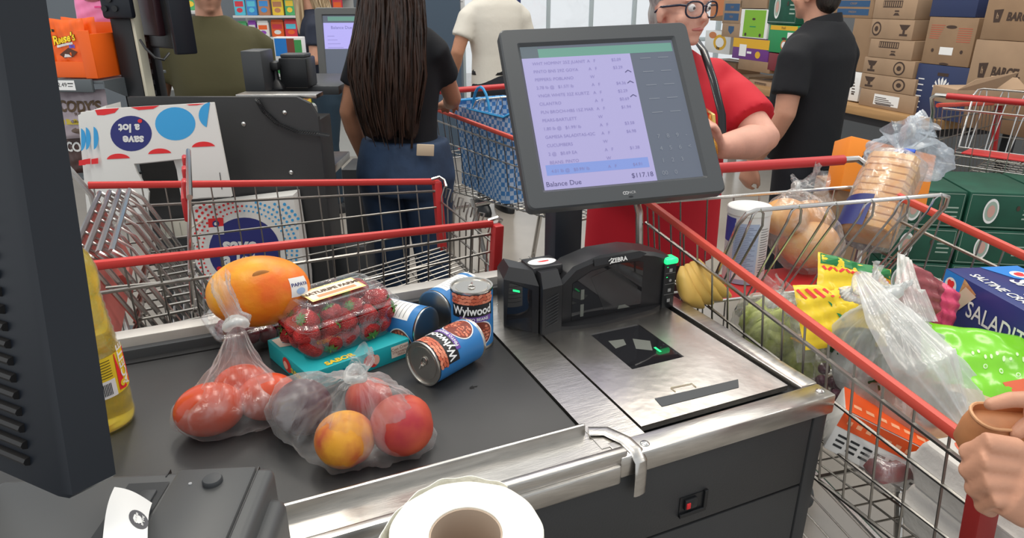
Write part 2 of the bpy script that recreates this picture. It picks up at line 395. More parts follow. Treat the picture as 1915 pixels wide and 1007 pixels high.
hs = MB(); ring = lambda a, r, z: [SM @ V(p) for p in rrect(hw-a, hh-a, r, z)]
hs.loft([ring(.0, .012, -.028), ring(0, .014, -.004), ring(.003, .013, 0), ring(.034, .004, 0), ring(.040, .003, -.007)], cap=False)
hs.loft([ring(.02, .012, -.045), ring(0, .012, -.028)]); 
bez = mat('dark grey bezel plastic', (.062, .067, .072), .42)
obj('bezel', hs, bez, md, smooth=35)
scr = Decal(flat(SM @ Matrix.Translation((0, 0, -.0068)))); a, b = hw-.040, hh-.040
X = lambda t: -a+2*a*t
Y = lambda t: b-2*b*t
scr.rect(-a, a, -b, b, 0, 0); scr.rect(X(.0), X(.11), Y(.085), Y(.0), 4, .0003); scr.rect(X(.11), X(.99), Y(.085), Y(.02), 1, .0003)
scr.rect(X(.0), X(.70), Y(1), Y(.085), 2, .0003); scr.rect(X(.03), X(.67), Y(.905), Y(.835), 3, .0005)
litc = (.42, .40, .80)
mats_s = [mat('dim screen', (.05, .055, .065), .25, emit=(.075, .09, .125, 1)), mat('green screen bar', (.05, .12, .1), .25, emit=(.10, .21, .17, 1)),
          mat('lit lilac screen', (.15, .15, .2), .25, emit=(.27, .24, .47, 1)), mat('lit blue screen row', (.1, .1, .2), .25, emit=(.13, .22, .50, 1)),
          mat('grey screen corner', (.05, .06, .07), .3, emit=(.06, .085, .10, 1))]
obj('screen', scr, mats_s, md, smooth=0)
tx = Decal(flat(SM @ Matrix.Translation((0, 0, -.0062))))
rows = [('WHT HOMINY 25Z JUANIT', .10, 'A   F', '$2.09'), ('PINTO BNS 29Z GOYA', .095, 'A   F', '$3.29'), ('PEPPERS: POBLANO', .09, 'W', ''), ('2.78 lb @   $1.57/ lb', .09, 'A   F', '$4.36'),
        ('VNGR WHITE 32Z KURTZ', .09, 'A   F', '$2.29'), ('CILANTRO', .09, 'A   F', '$0.69'), ('PLN BROCH-HBS 15Z MAR', .09, 'A   F', '$1.94'), ('PEARS-BARTLETT', .09, 'W', ''),
        ('1.80 lb @   $1.99/ lb', .09, 'A   F', '$3.58'), ('GAMESA SALADITAS-42C', .09, 'A   F', '$6.98'), ('CUCUMBERS', .09, 'W', ''), ('2 @   $0.69 EA', .12, 'A   F', '$1.38'),
        ('BEANS: PINTO', .09, 'W', ''), ('4.01 lb @   $0.99/ lb', .09, 'A   F', '$4.91')]
def left(dc, t, x, y, sz, mi=0):
    vs, fs = text2d(t); wdt = (max(p[0] for p in vs)-min(p[0] for p in vs))*sz; dc.text(t, x+wdt/2, y, sz, mi)
for k, (t, x0_, c1, c2_) in enumerate(rows):
    y = Y(.128+.0578*k); left(tx, t, X(.06), y, .0095)
    left(tx, c1, X(.41), y, .0095)
    if c2_: left(tx, c2_, X(.57), y, .0095)
left(tx, 'Balance Due', X(.015), Y(.965), .0145, 1); left(tx, '$117.18', X(.545), Y(.955), .0145, 1)
for k, t in enumerate(('7    8    9    -', '4    5    6    <', '1    2    3', '00    0')): left(tx, t, X(.76-.02*(k == 3)), Y(.70+.085*k), .013, 2)
for k in range(5):
    for q in (.76, .88): tx.rect(X(q), X(q+.07), Y(.13+.1*k), Y(.125+.1*k), 2)
for k in (.22, .30, .40): tx.rect(X(.64), X(.665), Y(k), Y(k-.006), 1, rot=.6); tx.rect(X(.66), X(.685), Y(k), Y(k-.006), 1, rot=-.6)
obj('screen_lettering', tx, [mat('grey screen text', (.1, .1, .18), .4, emit=(.13, .11, .26, 1)), mat('dark screen text', (.03, .03, .06), .4, emit=(.05, .045, .12, 1)), mat('dim screen key', (.1, .1, .1), .4, emit=(.12, .14, .18, 1))], md, smooth=0)
lg = Decal(flat(SM @ Matrix.Translation((0, -hh+.017, .0004))))
lg.disc(-.010, 0, .0036, .0036, 0, 0, 16); lg.disc(-.005, 0, .0036, .0036, 0, 0.0001, 16); lg.disc(-.010, 0, .002, .002, 1, .0003, 12); lg.disc(-.005, 0, .002, .002, 1, .0003, 12); lg.text('NCR', .006, 0, .0075)
lg.disc(.002, -.0085, .005, .002, 2, 0)
obj('maker_mark', lg, [mat('light grey print', (.45, .45, .46), .5), bez, black], md, smooth=0)
ps = MB().bbox(.672, .742, 1.275, 1.33, .30, 1.06, .006)
obj('post', ps, mat('dark navy post', (.018, .022, .032), .4), md)
pm = MB().bbox(-.05, .05, -.06, .05, -.085, -.04, .006, M=SM); obj('mount', pm, black, md)
obj('foot_plate', MB().bbox(.63, .79, 1.25, 1.37, .28, .30, .004).bbox(.655, .76, 1.236, 1.30, .3, .80, .004), black, md)

# ---------------------------------------------------------------- cashier monitor, seen from behind at left
P1 = D(130, 930, .5); zz = P1.z; P2 = A(222, 885, zz); Q = A(-140, 812, zz); T2 = D(88, -30, .475)
upv = (T2-P2); cm = thing('cashier_monitor', 'near-black monitor seen from its ribbed back, tall at the left edge', 'monitor', (P1.x-.08, P1.y, .9))
g = (Q-P1); s_ = (P2-P1)
g = g.normalized()*.32
def cmr(k, e=0): # ring at height fraction k
    o = upv*k; c = P1+o
    return [c+s_*.06+g*.02*0, c+s_*.94, c+s_*1.0+g*.02, c+s_*1.0+g*.96, c+s_*.3+g*1.0, c+g*1.0, c+g*.03]
mb = MB().loft([[p+(sum(cmr(0), V())/7-p)*.04+upv*(-.012) for p in cmr(0)], cmr(0), cmr(1.05)])
navp = mat('dark navy plastic', (.006, .009, .015), .45)
obj('housing', mb, navp, cm, smooth=20)
nrm = (-s_).normalized(); u1 = upv.normalized()
rb = MB(); 
for k in range(27):
    o = P1+upv*(.045+.036*k)+g*.13-s_*.01; rb.tube([o, o+g*.8], [(.0035, .0045)]*2, 8, side=u1)
obj('vent_rib', rb, mat('vent plastic', (.012, .011, .011), .45), cm)
obj('stand_arm', MB().tube([P1+g*.7+s_*.5+upv*.3, P1+g*.7+s_*.5+V((0, .02, -.3)), V((-.46, .42, .965))], .02, 10), navp, cm)

# ---------------------------------------------------------------- cashier shelf, receipt printer, paper roll
sh = obj('cashier_shelf', MB().bbox(-.6, .19, .25, .43, .93, .96, .004).bbox(-.6, -.02, .43, .61, .90, .915, .004).box(-.55, -.5, .3, .6, 0, .93).box(.14, .18, .28, .42, 0, .93), dkpl)
tag(sh, 'dark shelf in front of the counter carrying receipt printer and paper roll', 'shelf')
pt = thing('receipt_printer', 'dark grey receipt printer with a curl of printed white paper, bottom left', 'printer', (-.12, .5, .92))
pz = 1.02
a1, a2, a3 = A(507, 871, pz), A(345, 879, pz), A(523, 1007, pz)
ex = (a1-a2).normalized(); ey = (a1-a3).normalized(); PM = frame(a1, ex, ey)   # origin far right corner of the top
grey = mat('printer grey plastic', (.075, .077, .078), .42)
pb = MB().bbox(-.25, 0.004, -.30, 0, -.10, 0, .008, 3, M=PM); pb.bbox(-.12, .018, -.30, -.02, -.10, -.018, .012, 3, M=PM)
obj('body', pb, grey, pt)
ld = MB().bbox(-.085, -.012, -.29, -.004, -.002, .004, .003, M=PM); obj('lid', ld, grey, pt)
obj('seam', MB().box(-.0115, -.0105, -.29, -.001, -.004, .0006, M=PM).box(-.095, -.094, -.01, .0008, -.004, .0008, M=PM), black, pt)
obj('paper_slot', MB().add([PM @ V(p) for p in ((-.125, -.018, .0008), (-.088, -.018, .0008), (-.090, -.3, .0008), (-.13, -.3, .0008))], [(3, 2, 1, 0)]), black, pt)
obj('cutter_bar', MB().bbox(-.108, -.094, -.3, -.03, -.001, .003, .002, M=PM), dkpl, pt)
obj('button', MB().lathe([(.009, 0), (.009, .004), (.008, .0055), (.003, .006)], 24, M=PM @ Matrix.Translation((-.046, -.026, .003))), dkpl, pt)
obj('indicator', MB().lathe([(.0018, 0), (.0015, .001), (.0003, .0012)], 10, M=PM @ Matrix.Translation((-.066, -.027, .0038))), MATS['light grey print'], pt)
rc0 = MB()
def rcf(u, v): # curl of paper coming up and over to the left
    p0 = [A(245+80*0, 912, pz+.012), A(285, 945, pz+.006), A(197, 1007, pz+.03), A(277, 1020, pz+.01)]
    q = p0[0]*(1-u)*(1-v)+p0[1]*u*(1-v)+p0[2]*(1-u)*v+p0[3]*u*v
    return q+V((0, 0, .012*math.sin(math.pi*u)))
pq = [PM.inverted() @ A(x, y, z) for x, y, z in ((214, 912, 1.03), (284, 942, 1.024), (190, 1040, 1.055), (276, 1045, 1.045))]
def rcf(u, v):
    q = pq[0]*(1-u)*(1-v)+pq[1]*u*(1-v)+pq[2]*(1-u)*v+pq[3]*u*v
    return PM @ (q+V((0, 0, .004*math.sin(math.pi*u)+.008*math.sin(math.pi*v))))
rc0.grid(rcf, 10, 14); rp = obj('receipt_paper', rc0, paper, pt, smooth=60, mods=[('SOLIDIFY', dict(thickness=.0003))])
rd = Decal(lambda u, v, h: rcf(u, v)+PM.to_3x3() @ V((0, 0, h+.0006)))
rd.disc(.80, .55, .22, .14, 0, .0002, 24); rd.text('save', .76, .55, .10, 1, .0005, rot=-1.5, sx=1, bold=.02); rd.text('a lot', .90, .55, .09, 1, .0005, rot=-1.5, bold=.02)
obj('lettering', rd, [mat('receipt ink', (.1, .1, .11), .7), paper], rp, smooth=0)

rl = thing('paper_roll', 'white toilet-paper-like roll standing on end at the bottom edge, core up', 'paper roll', (.131, .372, .96))
RM = frame(D(871, 1000, .455), RT*1.0, HF+V((0, 0, .06)))
def roll_r(k, r): return r*(1+.012*math.sin(3*k)+.008*math.sin(7*k+1)+.006*math.sin(13*k))
tiss = mat('tissue paper', (.88, .86, .77), .85, bump=.3, bscale=120)
o_, i_ = .0515, .0245; n = 72; rr = []
for r, z, wv in ((i_, 0, 0), (i_+.002, .001, 0), (o_-.003, .001, 1), (o_, -.001, 1), (o_+.0005, -.01, 1), (o_, -.09, 1), (i_, -.09, 0), (i_, -.05, 0)):
    rr.append([RM @ V((((roll_r(2*math.pi*k/n, r) if wv else r)*math.cos(2*math.pi*k/n)), ((roll_r(2*math.pi*k/n, r) if wv else r)*math.sin(2*math.pi*k/n)), z)) for k in range(n)])
obj('tissue', MB().loft(rr, cap=False, closed=True), tiss, rl, smooth=50)
obj('loose_sheet', MB().grid(lambda u, v: RM @ V(((o_+.003+.003*math.sin(u*9)*(1-v))*math.cos(R(60+150*u)), (o_+.003+.004*math.sin(u*3.1))*math.sin(R(60+150*u)), -.002-.085*v+.001*math.sin(40*u)*(1-v))), 40, 4), tiss, rl, smooth=60, mods=[('SOLIDIFY', dict(thickness=.0006))])
obj('cardboard_core', MB().loft([[RM @ V((r*math.cos(2*math.pi*k/n), r*math.sin(2*math.pi*k/n), z)) for k in range(n)] for r, z in ((i_+.0004, -.001), (i_-.0012, -.001), (i_-.0012, -.088), (i_+.0004, -.088))], cap=False, closed=True), mat('cardboard core', (.50, .39, .30), .8), rl, smooth=50)
# ---------------------------------------------------------------- shopping carts
def make_cart(label, M, hw0=.31, hw1=.228, L=.95, z0=1.0, z1=.93, zb0=.58, zb1=.72, seat=True, rail=redrail, post=redpl, wr=wire, group=None, gate=True, name='shopping_cart', seatpl=True, hz=1.05):
    t = thing(name, label, 'shopping cart', M=M, group=group)
    hwb0, hwb1 = hw0-.045, hw1-.03
    hwf = lambda x: hw0+(hw1-hw0)*x/L
    hbf = lambda x: hwb0+(hwb1-hwb0)*x/L
    zt = lambda x: z0+(z1-z0)*x/L
    zb = lambda x: zb0+(zb1-zb0)*x/L
    def side(x, s, f):     # f 0 bottom .. 1 top
        return (x+.0*f, s*(hbf(x)+(hwf(x)-hbf(x))*f), zb(x)+(zt(x)-zb(x))*f)
    P = lambda nm, mb, m, par=t: obj(nm, mb, m, par, world=False)
    for s in (-1, 1):
        mb = MB()
        for k in range(17):
            x = .01+(L-.02)*k/16
            mb.tube([side(x, s, 0), side(x, s, .985)], .0021, 5)
        for f, r in ((0, .0038), (.30, .0026), (.62, .0032), (.86, .004)):
            mb.tube([side(0, s, f), side(L, s, f)], r, 6)
        P('side_panel', mb, wr)
        P('side_rail', MB().tube([side(.0, s, 1), side(L-.01, s, 1)], [(.010, .008)]*2, 8, side=(0, 0, 1)), rail)
        cp = MB().bbox(-.012, .012, -.016, .016, -.01, .20, .004)
        P('corner_post', MB().add([(v[0]*1+L, s*(hbf(L)+.012+(hwf(L)-hbf(L))*(v[2]+.01)/.21)+v[1], zb1-.01+(zt(L)-zb1+.01)*(v[2]+.01)/.21) for v in cp.v], cp.f), post)
        P('rail_cap', MB().tube([(L-.02, s*hw1, zt(L)+.008), (L+.005, s*hw1, zt(L)+.013), (L+.018, s*hw1*.97, zt(L)+.004), (L+.018, s*hw1*.9, zt(L)-.012)], .005, 6), chrome)
    mb = MB()
    for k in range(15):
        y = -1+2*k/14; mb.tube([(0, y*hwb0, zb0), (L, y*hwb1, zb1)], .002, 5)
    for k in range(22):
        x = L*k/21; mb.tube([(x, -hbf(x), zb(x)-.004), (x, hbf(x), zb(x)-.004)], .0019 if k % 7 else .004, 5)
    P('basket_floor', mb, wr)
    mb = MB()
    for k in range(9):
        y = -1+2*k/8; yt = y*hw1*.95; yb = y*hwb1
        mb.tube([(L, yb, zb1), (L+.006, yt, z1-.045), (L+.02, yt+.006, z1-.012), (L+.012, yt+.018, z1-.012), (L+.006, yt+.02, z1-.04)], .0024, 5)
    for f in (0, .35, .7): mb.tube([(L+.003, -(hwb1+(hw1-hwb1)*f), zb1+(z1-zb1)*f), (L+.003, (hwb1+(hw1-hwb1)*f), zb1+(z1-zb1)*f)], .003, 6)
    P('front_panel', mb, wr)
    P('handle', MB().tube([(-.06, -hw0*.86, hz), (-.06, hw0*.86, hz)], .0135, 12), redpl)
    mb = MB()
    for s in (-1, 1):
        mb.tube([(-.06, s*hw0*.84, hz), (-.06, s*hw0*1.0, hz), (-.04, s*hw0*1.06, hz-.015), (.0, s*hw0*1.04, z0-.03), (.01, s*hw0*.98, zb0+.05), (.02, s*hwb0, zb0)], .009, 8)
    P('handle_tube', mb, chrome)
    if gate:
        mb = MB()
        for k in range(9):
            y = (-1+2*k/8)*.92; mb.tube([(.0, y*hwb0, zb0+.01), (-.01, y*hw0, z0-.01)], .0022, 5)
        mb.tube([(-.01, -hw0*.92, z0-.01), (-.01, hw0*.92, z0-.01)], .0045, 6); mb.tube([(-.004, -hw0*.9, .75), (-.004, hw0*.9, .75)], .003, 6)
        P('rear_gate', mb, chrome)
    if seat:
        mb = MB(); a, b = hw0*.80, hw0*.74
        # flap: looped wires leaning forward, seen from the front
        xt, xb, zt_, zs = .30, .17, z0+.055, .80
        for k in range(6):
            y = -a*.86+a*1.72*k/5; w_ = .016; yb_ = y*b/a
            mb.tube([(xb, yb_-w_*.4, zs), (xt-.004, y-w_, zt_-.035), (xt, y-w_*.7, zt_-.008), (xt+.003, y, zt_+.003), (xt, y+w_*.7, zt_-.008), (xt-.004, y+w_, zt_-.035), (xb, yb_+w_*.4, zs)], .0026, 6)
        mb.tube([(xb, -b, zs), (xt-.01, -a, zt_-.03), (xt, -a+.01, zt_-.006), (xt, -a+.03, zt_), (xt, a-.03, zt_), (xt, a-.01, zt_-.006), (xt-.01, a, zt_-.03), (xb, b, zs)], .0045, 8)
        mb.tube([(xb, -b, zs), (xb, b, zs)], .004, 6)
        P('seat_flap', mb, chrome)
        mb = MB()
        for k in range(6):
            y = (-1+2*k/5)*b; mb.tube([(.01, y, zs-.01), (xb, y, zs-.004)], .0024, 5)
        for x in (.02, .10): mb.tube([(x, -b, zs-.012), (x, b, zs-.012)], .003, 6)
        P('seat_frame', mb, wr)
        if seatpl: P('seat_plate', MB().bbox(.03, .165, -b*.8, b*.8, zs-.004, zs+.002, .002), redpl)
    # undercarriage
    mb = MB()
    for s in (-1, 1):
        mb.tube([(.02, s*hwb0*.9, zb0-.005), (.10, s*hwb0*.95, zb0-.08), (.02, s*hw0*.80, .18), (.0, s*hw0*.8, .11)], .012, 8)
        mb.tube([(.0, s*hw0*.8, .16), (L*.5, s*hw0*.72, .16), (L+.02, s*hw1*.78, .13)], .012, 8)
        mb.tube([(L*.45, s*hw0*.72, .16), (L*.30, s*hwb0*.95, zb(L*.3)-.01)], .011, 8)
    mb.tube([(L+.02, -hw1*.78, .13), (L+.02, hw1*.78, .13)], .012, 8); mb.tube([(.1, -hwb0*.95, zb0-.08), (.1, hwb0*.95, zb0-.08)], .008, 6)
    P('undercarriage', mb, chrome)
    mb = MB()
    for k in range(9): y = (-1+2*k/8)*.7; mb.tube([(.02, y*hw0, .18), (L, y*hw1, .15)], .003, 5)
    for x in (.04, L*.5, L*.97): mb.tube([(x, -hw0*.7, .172-.03*x), (x, hw0*.7, .172-.03*x)], .004, 5)
    P('bottom_rack', mb, wr)
    for x, y in ((.02, hw0*.8), (.02, -hw0*.8), (L-.02, hw1*.78), (L-.02, -hw1*.78)):
        wv = MB().tube([(x-.0, y-.014, .055), (x, y+.014, .055)], .055, 20); wh = P('wheel', wv, mat('grey rubber wheel', (.08, .08, .08), .6))
        P('fork', MB().bbox(x-.015, x+.015, y-.02, y-.016, .05, .13, .001).bbox(x-.015, x+.015, y+.016, y+.02, .05, .13, .001).bbox(x-.02, x+.02, y-.02, y+.02, .125, .135, .002), chrome, wh)
    return t
# the empty cart behind the counter, front end to the right
C1M = frame((-.30, 1.705, 0), (1, 0, 0), z=(0, 0, 1))
c1 = make_cart('empty shopping cart with two long red rails, parked directly behind the conveyor belt', C1M, hw0=.33, hw1=.225, L=.915, z0=.99, z1=.93, zb0=.56, zb1=.73, seat=False, gate=False, rail=mat('bright red plastic rail', (.58, .045, .04), .38))
# its raised child seat and the carts nested into it
obj('seat_shelf', MB().tube([(-.22, 1.42, .925), (-.07, 1.40, .925)], .003, 6).tube([(-.22, 1.86, .925), (-.07, 1.84, .925)], .003, 6), wire, c1)
gp = MB()
for k in range(9):
    y = 1.44+.055*k; gp.tube([(-.10, y, .60), (-.075, y, .90), (-.048, y, 1.085)], .0035, 6)
for x, z, r in ((-.048, 1.085, .006), (-.072, .93, .004), (-.086, .76, .004), (-.10, .60, .005)): gp.tube([(x, 1.42, z), (x, 1.90, z)], r, 8)
obj('raised_gate', gp, chrome, c1)
gc = MB()
for k in range(3): gc.bbox(-.064, -.052, 1.56+.13*k, 1.60+.13*k, 1.04, 1.085, .005)
obj('gate_clip', gc.bbox(-.072, -.06, 1.6, 1.72, .985, 1.04, .004), redpl, c1)
sh_ = MB()
for k in range(10): y = 1.43+.047*k; sh_.tube([(-.20, y, .80), (-.175, y, .845), (-.07, y+.0, .85)], .0034, 6)
for x in (-.175, -.075): sh_.tube([(x, 1.42, .849), (x, 1.87, .849)], .004, 6)
obj('seat_wires', sh_, wire, c1)
nest = []
for k in range(4):
    x = -.185-.022*k
    mb = MB(); hwk = .25
    for j in range(7):
        y = 1.69-hwk+2*hwk*j/6
        mb.tube([(x+.17, y, .60), (x+.06, y, .86), (x+.012, y, .965), (x-.015, y, .99)], .0055 if j in (0, 6) else .003, 7)
    mb.tube([(x+.17, 1.69-hwk, .60), (x+.17, 1.69+hwk, .60)], .004, 6); mb.tube([(x+.115, 1.69-hwk, .73), (x+.115, 1.69+hwk, .73)], .003, 6)
    mb.tube([(x-.015, 1.69-hwk, .99), (x-.015, 1.69+hwk, .99)], .006, 6)
    n_ = thing('nested_cart', ['chrome rear gate of the first cart nested into the empty cart', 'chrome rear gate of the second cart nested into the empty cart', 'chrome rear gate of the third cart nested into the empty cart', 'chrome rear gate of the last cart nested into the empty cart'][k], 'shopping cart', (x, 1.69, 0), group='nested carts at left')
    obj('rear_gate', mb, chrome, n_)
    if k in (0,):
        fl_ = MB(); x = -.35
        for (ya, yb) in ((1.38, 1.93),):
            fl_.loft([[V((x+.12, ya, .80)), V((x+.128, ya, .80)), V((x+.128, yb, .80)), V((x+.12, yb, .80))], [V((x+.075, ya+.02, .985)), V((x+.083, ya+.02, .985)), V((x+.083, yb-.02, .985)), V((x+.075, yb-.02, .985))]])
        fl_.bbox(x+.115, x+.137, 1.70, 1.76, .795, .85, .004)
        obj('seat_flap', fl_, salmon, n_)
# ---------------------------------------------------------------- groceries on the belt
def can(label, base, axis, up, face, lid_top=True, twist=0, group='cans of pinto beans on the belt'):
    """axis: from bottom to top of the can; face: direction its label front looks"""
    axis = V(axis).normalized(); face = V(face); face = face-axis*face.dot(axis)
    t = thing('bean_can', label, 'can', M=frame(base, face, z=axis), group=group)
    r, h = .0368, .111; P = lambda nm, mb, m, par=t: obj(nm, mb, m, par, world=False)
    tin = mat('tin can metal', (.62, .60, .56), .28, 1)
    P('tin_body', MB().lathe([(.034, 0), (.0372, .0005), (.0375, .003), (r-.0006, .005), (r-.0006, .106), (.0375, .108), (.0372, .111), (.0345, .1108), (.0335, .1075), (.028, .107), (.0275, .1082), (.001, .1082)], 48), tin)
    P('bottom_rings', MB().lathe([(.034, .0), (.033, .003), (.024, .0032), (.022, .0015), (.016, .0015), (.0155, .003), (.001, .003)], 48), mat('dull can bottom', (.44, .42, .40), .4, .8))
    tb = MB()
    tb.tube([(.006+.008*math.cos(R(a)), .0055*math.sin(R(a)), .1094) for a in range(0, 360, 30)], .0011, 6, closed=True)
    tb.bbox(-.004, .0, -.0035, .0035, .1088, .110, .0005); tb.tube([(-.013, .001, .109), (-.003, 0, .1098)], .002, 6)
    P('pull_tab', tb, tin)
    dc = Decal(lambda u, v, h: V(((r+h)*math.cos(u/r), (r+h)*math.sin(u/r), v)))   # u: arc length, v: height
    C_ = math.pi*r; lo, hi = .0055, .1055
    dc.rect(-C_, C_, lo, hi, 0, .0001, 48, 1)
    dc.rect(-.040, .040, .088, hi, 1, .0003, 20, 1)                # beans band
    rg = random.Random(3)
    def bean(u, v, s=1):
        a = rg.uniform(-.6, .6); 
        k = len(dc.mb.v); dc.poly([(u+s*(.0046*math.cos(q)*math.cos(a)-.003*math.sin(q)*math.sin(a)), v+s*(.0046*math.cos(q)*math.sin(a)+.003*math.sin(q)*math.cos(a))) for q in [2*math.pi*i/10 for i in range(10)]], 2+rg.randrange(2), .0006+.0002*rg.random())
    for row in range(3):
        for q in range(11): bean(-.037+.0074*q+.003*(row % 2), .0905+.0062*row)
    dc.rect(-.038, .040, .064, .0885, 4, .0008, 20, 1)                # black name panel
    dc.rect(-.022, .036, .056, .066, 5, .0010, 16, 1)                 # purple strip
    dc.disc(.012, .033, .027, .0245, 7, .0006, 30, rings=2); dc.disc(.012, .033, .025, .0225, 1, .0008, 30, rings=2)
    for row in range(7):
        for q in range(8):
            u, v = -.012+.0068*q+.0034*(row % 2), .0145+.0062*row
            if ((u-.012)/.022)**2+((v-.033)/.0195)**2 < 1: bean(u, v, .8)
    dc.text('Wylwood', .001, .0765, .0215, 7, .0012, bold=.025, sx=.82); dc.text('PINTO BEANS', .006, .0608, .0075, 7, .0013, bold=.02)
    dc.rect(.055, .10, .02, .095, 7, .0004, 10, 1)                   # nutrition panel at the back
    for q in range(8): dc.rect(.058, .095, .03+.008*q, .0308+.008*q, 4, .0006, 8, 1)
    dc.rect(-.105, -.083, .012, .05, 7, .0005, 6, 1)
    for q in range(9): dc.rect(-.103, -.085, .015+.0036*q, .0165+.0036*q, 4, .0007, 4, 1)
    P('paper_label', dc, [mat('can label blue', (.03, .19, .48), .4), mat('bean shadow brown', (.20, .035, .02), .5), mat('pinto bean', (.55, .12, .06), .4), mat('pale pinto bean', (.72, .24, .14), .4),
                          mat('label black', (.012, .012, .014), .4), mat('label purple', (.16, .07, .34), .4), paper, paper])
    return t
look = lambda p: (CAMP-V(p))
can('can of pinto beans standing upright at the back of the group by the scanner', A(884, 640, B), (0, 0, 1), 0, look((.376, 1.02, .9))+V((-.0, 0, 0)))
pa, pb_ = A(796, 678, B+.0377), A(878, 634, B+.0377); axd = (pa-pb_).normalized()
can('can of pinto beans lying on its side in front, pull-tab lid towards us', pb_, axd, 0, look(pa)*.7+V((.0, -.1, .75)))
pc = V(A(799, 614, B+.0377)); ad = V((-.62, .78, 0)).normalized()
can('bean can lying bottom end out, touching the strawberry box', pc, ad, 0, (-.6, -.5, -.9))
pd = V(A(812, 580, B+.0377)); ad = V((.80, .55, 0)).normalized()
can('bean can lying bottom end out behind, beside the standing can', pd, ad, 0, (.2, .8, -.5))
# teal box
tq = [A(509, 634, .905), A(575, 700, .905), A(765, 632, .905)]
TM = frame(tq[1], tq[2]-tq[1], (tq[0]-tq[1])); tw_, td_ = (tq[2]-tq[1]).length, .152
tb = thing('cookie_box', 'flat teal cookie box under the strawberry clamshell', 'box', M=frame((tq[1].x, tq[1].y, B), tq[2]-tq[1], z=(0, 0, 1)))
teal = mat('teal carton', (.015, .38, .42), .4)
obj('carton', MB().bbox(0, tw_, 0, td_, .0, .034, .0012), teal, tb, world=False)
Pf = Decal(lambda u, v, h: V((u, -.0003-h, v))); Pt = Decal(lambda u, v, h: V((u, v, .0343+h))); Pl = Decal(lambda u, v, h: V((-.0003-h, td_-u, v)))
cream = mat('cream print', (.85, .72, .6), .5); redc = mat('strawberry print', (.65, .04, .03), .4); yel = mat('yellow print', (.85, .6, .05), .5); tealdk = mat('dark teal print', (.0, .10, .25), .5)
Pf.rect(.148, tw_-.003, .008, .029, 0); Pf.text('Con Crema', .167, .0235, .008, 2, .0008, rot=.06); Pf.text('STRAWBERRY', .167, .0165, .0055, 2, .0008); Pf.text('FRESA', .167, .0115, .0055, 2, .0008)
Pf.disc(.108, .02, .012, .010, 1); Pf.disc(.114, .013, .008, .008, 1, .0006); Pf.disc(.119, .017, .006, .009, 3, .0008); Pf.text('SABOR ADOBADO', .045, .019, .009, 4, .0006)
Pl.disc(.075, .018, .016, .013, 1); Pl.disc(.070, .016, .008, .007, 3, .0006); Pl.text('SURTIDO', .115, .015, .012, 5, .0008, bold=.04)
Pt.poly([(.005, td_-.006), (.045, td_-.006), (.045, td_-.055), (.005, td_-.04)], 0); Pt.text('m', .024, td_-.025, .03, 4, .0006, rot=.7); Pt.text('SABOR', .06, .010, .016, 5, .0006, bold=.05)
for d_ in (Pf, Pl, Pt): obj('printing', d_, [cream, redc, mat('brown print', (.25, .06, .04), .5), mat('pink fruit print', (.9, .45, .35), .5), tealdk, yel], tb, world=False, smooth=0)
# berries in clamshell
def clamshell(label, M, L, W, h1, h2, name='clamshell', lab=True, group=None):
    t = thing(name, label, 'fruit clamshell', M=M, group=group)
    def rr(l, w_, r, z, n=5):
        return [(x, y, z) for x, y, _ in rrect(l, w_, r, 0, n)]
    a, b = L/2, W/2
    mb = MB().loft([rr(a*.80, b*.76, .012, .001), rr(a*.84, b*.80, .016, .003), rr(a*.95, b*.93, .02, h1-.004), rr(a*1.04, b*1.07, .02, h1), rr(a*1.05, b*1.08, .02, h1+.001)], cap=False)
    mb.add(rr(a*.80, b*.76, .012, .001), [tuple(range(24))])
    obj('tray', mb, clear, t, world=False, smooth=40)
    rings = [rr(a*1.05, b*1.08, .02, h1+.004), rr(a*1.04, b*1.07, .02, h1+.006), rr(a*.96, b*.94, .02, h1+.008), rr(a*.95, b*.93, .02, h1+.014), rr(a*.92, b*.90, .02, h1+.018), rr(a*.86, b*.80, .02, h2-.006), rr(a*.80, b*.72, .018, h2), rr(a*.72, b*.60, .012, h2), rr(a*.70, b*.58, .012, h2-.003)]
    mb = MB().loft(rings, cap=False); mb.add(rings[-1], [tuple(range(24))])
    obj('lid', mb, clear, t, world=False, smooth=40)
    if lab:
        d = Decal(lambda u, v, h: V((u, v, h2+.0005+h)))
        d.rect(-a*.58, a*.52, -b*.42, b*.42, 0, 0); d.rect(-a*.54, a*.48, -b*.34, b*.34, 1, .0002)
        d.text('NATURIPE FARMS', -a*.02, b*.08, .0135, 2, .0005, bold=.05, sx=1.0); d.rect(-a*.4, a*.38, -b*.27, -b*.10, 3, .0004)
        obj('brand_label', d, [mat('pale yellow label', (.88, .66, .26), .5), cream, mat('dark brown print', (.09, .05, .02), .5), mat('tan print', (.7, .3, .14), .5)], t, world=False, smooth=0)
    return t
berry = mat('strawberry skin', (.50, .018, .018), .3, noise=.3, nscale=60, bump=.8, bscale=450, spec=.6)
leafm = mat('strawberry leaf', (.10, .24, .04), .5)
